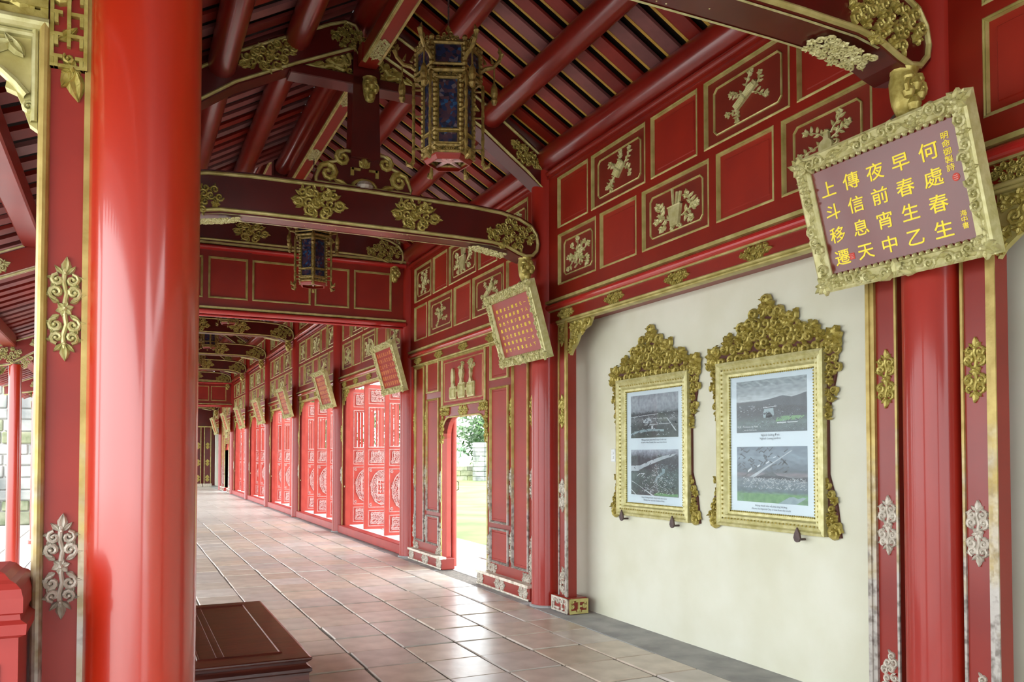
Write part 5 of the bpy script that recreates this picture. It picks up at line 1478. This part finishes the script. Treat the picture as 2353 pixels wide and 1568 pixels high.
for (x, nm) in ((-.66, 'middle'), (-1.3, 'outer edge')):
    for k in range(0, 5):
        L = cy(1) - cy(0) - .16
        z = aisle_top(x) - .0
        m = MB(); m.bbox(-.075, .075, 0, L, 0, .15, .012)
        o = m.build('aisle_purlin', 'red', None, (x, cy(k - 1) + (.08 if k != 1 else .28), z - .02))
        if k == 1: o.scale = (1, (L - .2) / L, 1)
        tag(o, 'square red purlin on the %s of the aisle roof, %s span' % (nm, ordn[k]), 'beam', 'square aisle purlins')
# slim outer columns of the aisle
sm = MB(); sm.lathe([(.1, 0), (.1, .06), (.078, .08), (.078, 1.3), (.072, 2.62)], 24); sme = sm.mesh('shaft', 'column', True)
for k in range(1, 5):
    x = {2: -1.24, 3: -1.38}.get(k, -1.32)
    t = thing('aisle_column', 'slim red aisle column %s' % {1: 'just beyond the side portal, nearest', 2: 'nearer of the two seen through the portal', 3: 'farther of the two seen through the portal'}.get(k, 'in the distance, %s along the aisle' % ordn[k - 1]), 'column', (x, cy(k), -.002), group='slim outer aisle columns')
    place('shaft', sme, t)
# newel post
t = thing('newel_post', 'low red newel post with stepped cap in the side portal', 'post', (-.44, 2.86, 0))
def sq(m, w, z): return [(-w, -w, z), (w, -w, z), (w, w, z), (-w, w, z)]
m = MB(); m.rings([sq(m, w, z) for w, z in ((.19, 0), (.19, .12), (.175, .15), (.175, .99))]); m.build('shaft', 'newel', t)
m = MB(); m.rings([sq(m, w, z) for w, z in ((.175, .99), (.195, 1.0), (.197, 1.03), (.18, 1.04), (.178, 1.055), (.186, 1.06), (.186, 1.10), (.18, 1.125), (.165, 1.14), (.15, 1.148), (.135, 1.165), (.12, 1.172), (.06, 1.178))]); m.build('cap', 'newel', t)
m = MB(); m.box(-.13, .13, -.18, -.174, .2, .92); m.build('raised_panel', 'newel', t)

# ------------------------------------------------------------------ low wooden bench platform
t = thing('bench', 'low dark brown lacquered wooden platform bench beside the large column', 'bench', (.575, 5.42, 0))
m = MB(); hw, hl = .345, .945
def sr(w, l, z): return [(-w, -l, z), (w, -l, z), (w, l, z), (-w, l, z)]
m.rings([sr(hw - d, hl - d, z) for d, z in ((.012, .335), (0, .345), (0, .36), (.022, .375), (.028, .385), (.006, .402), (0, .41), (0, .417), (.012, .42))]); m.build('top', 'wood', t)
m = MB(); m.rings([sr(hw - .014, hl - .014, z) for z in (.06, .336)]); m.build('apron', 'wood', t)
for (x0, x1, y0, y1) in ((-hw + .12, hw - .13, -hl + .16, hl - .13),):
    g = MB(); prof = [(0, 0), (.004, .006), (.012, .006), (.016, 0)]
    g.rings([[(x, y, .42 + h) for x, y in rr(x0, x1, y0, y1, 0, d)] for d, h in prof], cap=False); g.build('top_beading', 'wood', t)
for i in (-1, 1):
    m = MB(); m.box(-.004 + i * .02 - .1, .004 + i * .02 - .1, -hl + .18, hl - .15, .4195, .4225); m.build('plank_joint', 'wood', t)
for sx in (-1, 1):
    for sy in (-1, 1):
        m = MB(); m.bbox(sx * (hw - .08) - .06, sx * (hw - .08) + .06, sy * (hl - .08) - .06, sy * (hl - .08) + .06, 0, .07, .01); m.build('foot', 'wood', t)

# ------------------------------------------------------------------ outside: lawn, path, gate pillars, trees
g = MB(); g.box(5.9, 140, -60, 220, -.6, -.22)
o = g.build('lawn', 'lawn'); o['kind'] = 'structure'
g = MB(); rnd = random.Random(6)
for r in range(-2, 44):
    for i in range(2): g.box(4.3 + i * .82, 4.3 + (i + 1) * .82 - .02, r * 1.1, r * 1.1 + 1.08, -.25, -.12 + rnd.uniform(-.012, .01))
g.box(4.28, 5.95, -3, 48, -.3, -.14)
o = g.build('outer_path', 'paving'); o['kind'] = 'structure'
def tree(label, x, y, h, w, lm, seed, nl=4200):
    rnd = random.Random(seed)
    t = thing('tree', label, 'tree', (x, y, -.25), group='trees beyond the lawn')
    m = MB(); m.tube([(0, 0, 0), (rnd.uniform(-.3, .3), .1, h * .3), (rnd.uniform(-.4, .4), 0, h * .55), (0, .2, h * .8)], [w * .07, w * .055, w * .04, w * .02], 9)
    for i in range(7):
        a = rnd.random() * 6.28; z = h * rnd.uniform(.3, .6)
        m.tube([(0, 0, z), (math.cos(a) * w * .2, math.sin(a) * w * .2, z + h * .12), (math.cos(a) * w * .4, math.sin(a) * w * .4, z + h * .2)], [w * .03, w * .018, w * .008], 6)
    m.build('trunk', 'bark', t)
    c = MB()
    cl = [(rnd.uniform(-.36, .36) * w, rnd.uniform(-.36, .36) * w, h * rnd.uniform(.14, .9), rnd.uniform(.12, .24) * w) for _ in range(34)]
    for i in range(nl):
        cx, cy_, cz, r = rnd.choice(cl)
        u = rnd.uniform(-1, 1); a = rnd.random() * 6.28; q = r * rnd.random() ** .4; s = math.sqrt(1 - u * u)
        p = Vector((cx + q * s * math.cos(a), cy_ + q * s * math.sin(a), cz + q * u * .8))
        d = Vector((rnd.uniform(-1, 1), rnd.uniform(-1, 1), rnd.uniform(-1, .3))).normalized(); e = d.orthogonal().normalized()
        L = rnd.uniform(.3, .6) * (w / 8)
        c.add([p, p + d * L * .5 + e * L * .28, p + d * L, p + d * L * .5 - e * L * .28], [(0, 1, 2, 3)])
    c.build('crown', lm, t)
    return t
for i, (x, y, h, w, lm) in enumerate(((20, 60, 9, 7.5, 'leaf2'), (29.5, 64, 12, 9, 'leaf'), (40, 66, 13, 9, 'leaf2'), (10.5, 60, 10, 8, 'leaf'), (14.5, 71, 9, 8, 'leaf2'), (27.2, 50, 5, 4, 'leaf'))):
    tree('%s leafy tree beyond the lawn, %s' % (('pale green' if lm == 'leaf2' else 'mid green'), ['seen through the arched doorway, leftmost', 'tall, behind the gate pillar', 'large, rightmost through the doorway', 'behind the open folding doors', 'distant behind the far doors', 'low and round beside the gate pillar'][i]), x, y, h, w, lm, i + 3)
# ruined stone gate pillar
t = thing('stone_pillar', 'weathered grey stone gate pillar across the lawn', 'pillar', (22.3, 51.5, -.25))
rnd = random.Random(3); z = 0
while z < 2.6:
    hh = rnd.uniform(.28, .4)
    for i in range(3):
        m = MB(); m.bbox(-.9 + i * .6 + .01, -.9 + (i + 1) * .6 - .01, -.4, .4, z + .01, z + hh - .01, .03); m.build('stone_block', 'stone', t)
    z += hh
t = thing('boundary_wall', 'low mossy stone wall at the end of the lawn', 'wall', (24, 53, -.25))
for r in range(3):
    for i in range(22):
        m_w = .95
        if (r, i) == (0, 0):
            bm_ = MB(); bm_.bbox(0, m_w - .02, -.25, .25, 0, .33, .03); bme2 = bm_.mesh('stone_block', 'moss')
        place('stone_block', bme2, t, (-14 + i * m_w + (r % 2) * .45, 0, r * .34))

# ------------------------------------------------------------------ courtyard stone wall on the open side
t = thing('courtyard_wall', 'tall weathered stone courtyard wall with mossy foot, beyond the aisle', 'wall', (0, 23.5, -.2))
rnd = random.Random(5)
z = 0; row = 0
while z < 4.2:
    hh = rnd.choice((.26, .3, .34))
    x = -9.0 - rnd.uniform(0, .5)
    while x < -1.75:
        w = rnd.uniform(.45, .85)
        x2 = min(x + w, -1.72)
        m = MB(); dp = rnd.uniform(0, .05)
        m.bbox(x + .012, x2 - .012, -.25 - dp, .25, z + .01, z + hh - .01, .025)
        m.build('stone_block', 'moss' if z < .5 and rnd.random() < .7 or rnd.random() < .12 else 'stone', t)
        x = x2
    z += hh; row += 1
m = MB(); m.box(-9.3, -1.73, -.2, .2, 0, 4.2); m.build('wall_core', 'paving', t)

# ------------------------------------------------------------------ far end of the gallery
t = thing('end_portal', 'dark carved portal with gilt strips closing the far end of the gallery', 'portal', (XC, 42.0, 0))
for sd in (-1, 1):
    for (a, b, mt) in ((1.05, 1.35, 'deep'), (1.45, 1.8, 'deep')):
        m = MB(); m.box(min(sd * a, sd * b), max(sd * a, sd * b), 0, .1, .15, 2.85); m.build('post', mt, t)
        for e in (a + .03, b - .03):
            m = MB(); m.box(sd * e - .014, sd * e + .014, -.02, 0, .15, 2.85); m.build('gilt_strip', 'goldflat', t)
        for z in (1.96, 1.15, .4): place('ornament', strip_gold, t, (sd * (a + b) / 2, 0, z), (0, 0, 0), (1.4, 1, 1))
        m = MB(); m.bbox(sd * (a + b) / 2 - .2, sd * (a + b) / 2 + .2, -.06, .12, 0, .15, .01); m.build('foot_block', 'silver', t)
m = MB(); m.box(-1.85, 1.85, 0, .1, 2.85, 4.5); m.build('header', 'deep', t)
m = MB(); m.box(-1.85, 1.85, -.03, 0, 2.85, 2.9); m.build('gilt_fillet', 'goldflat', t)
m = MB(); m.box(-1.85, 2.12, 1.6, 1.7, 0, 4.4); m.build('back_boards', 'deep', t)

bpy.data.scenes.remove(TXT)
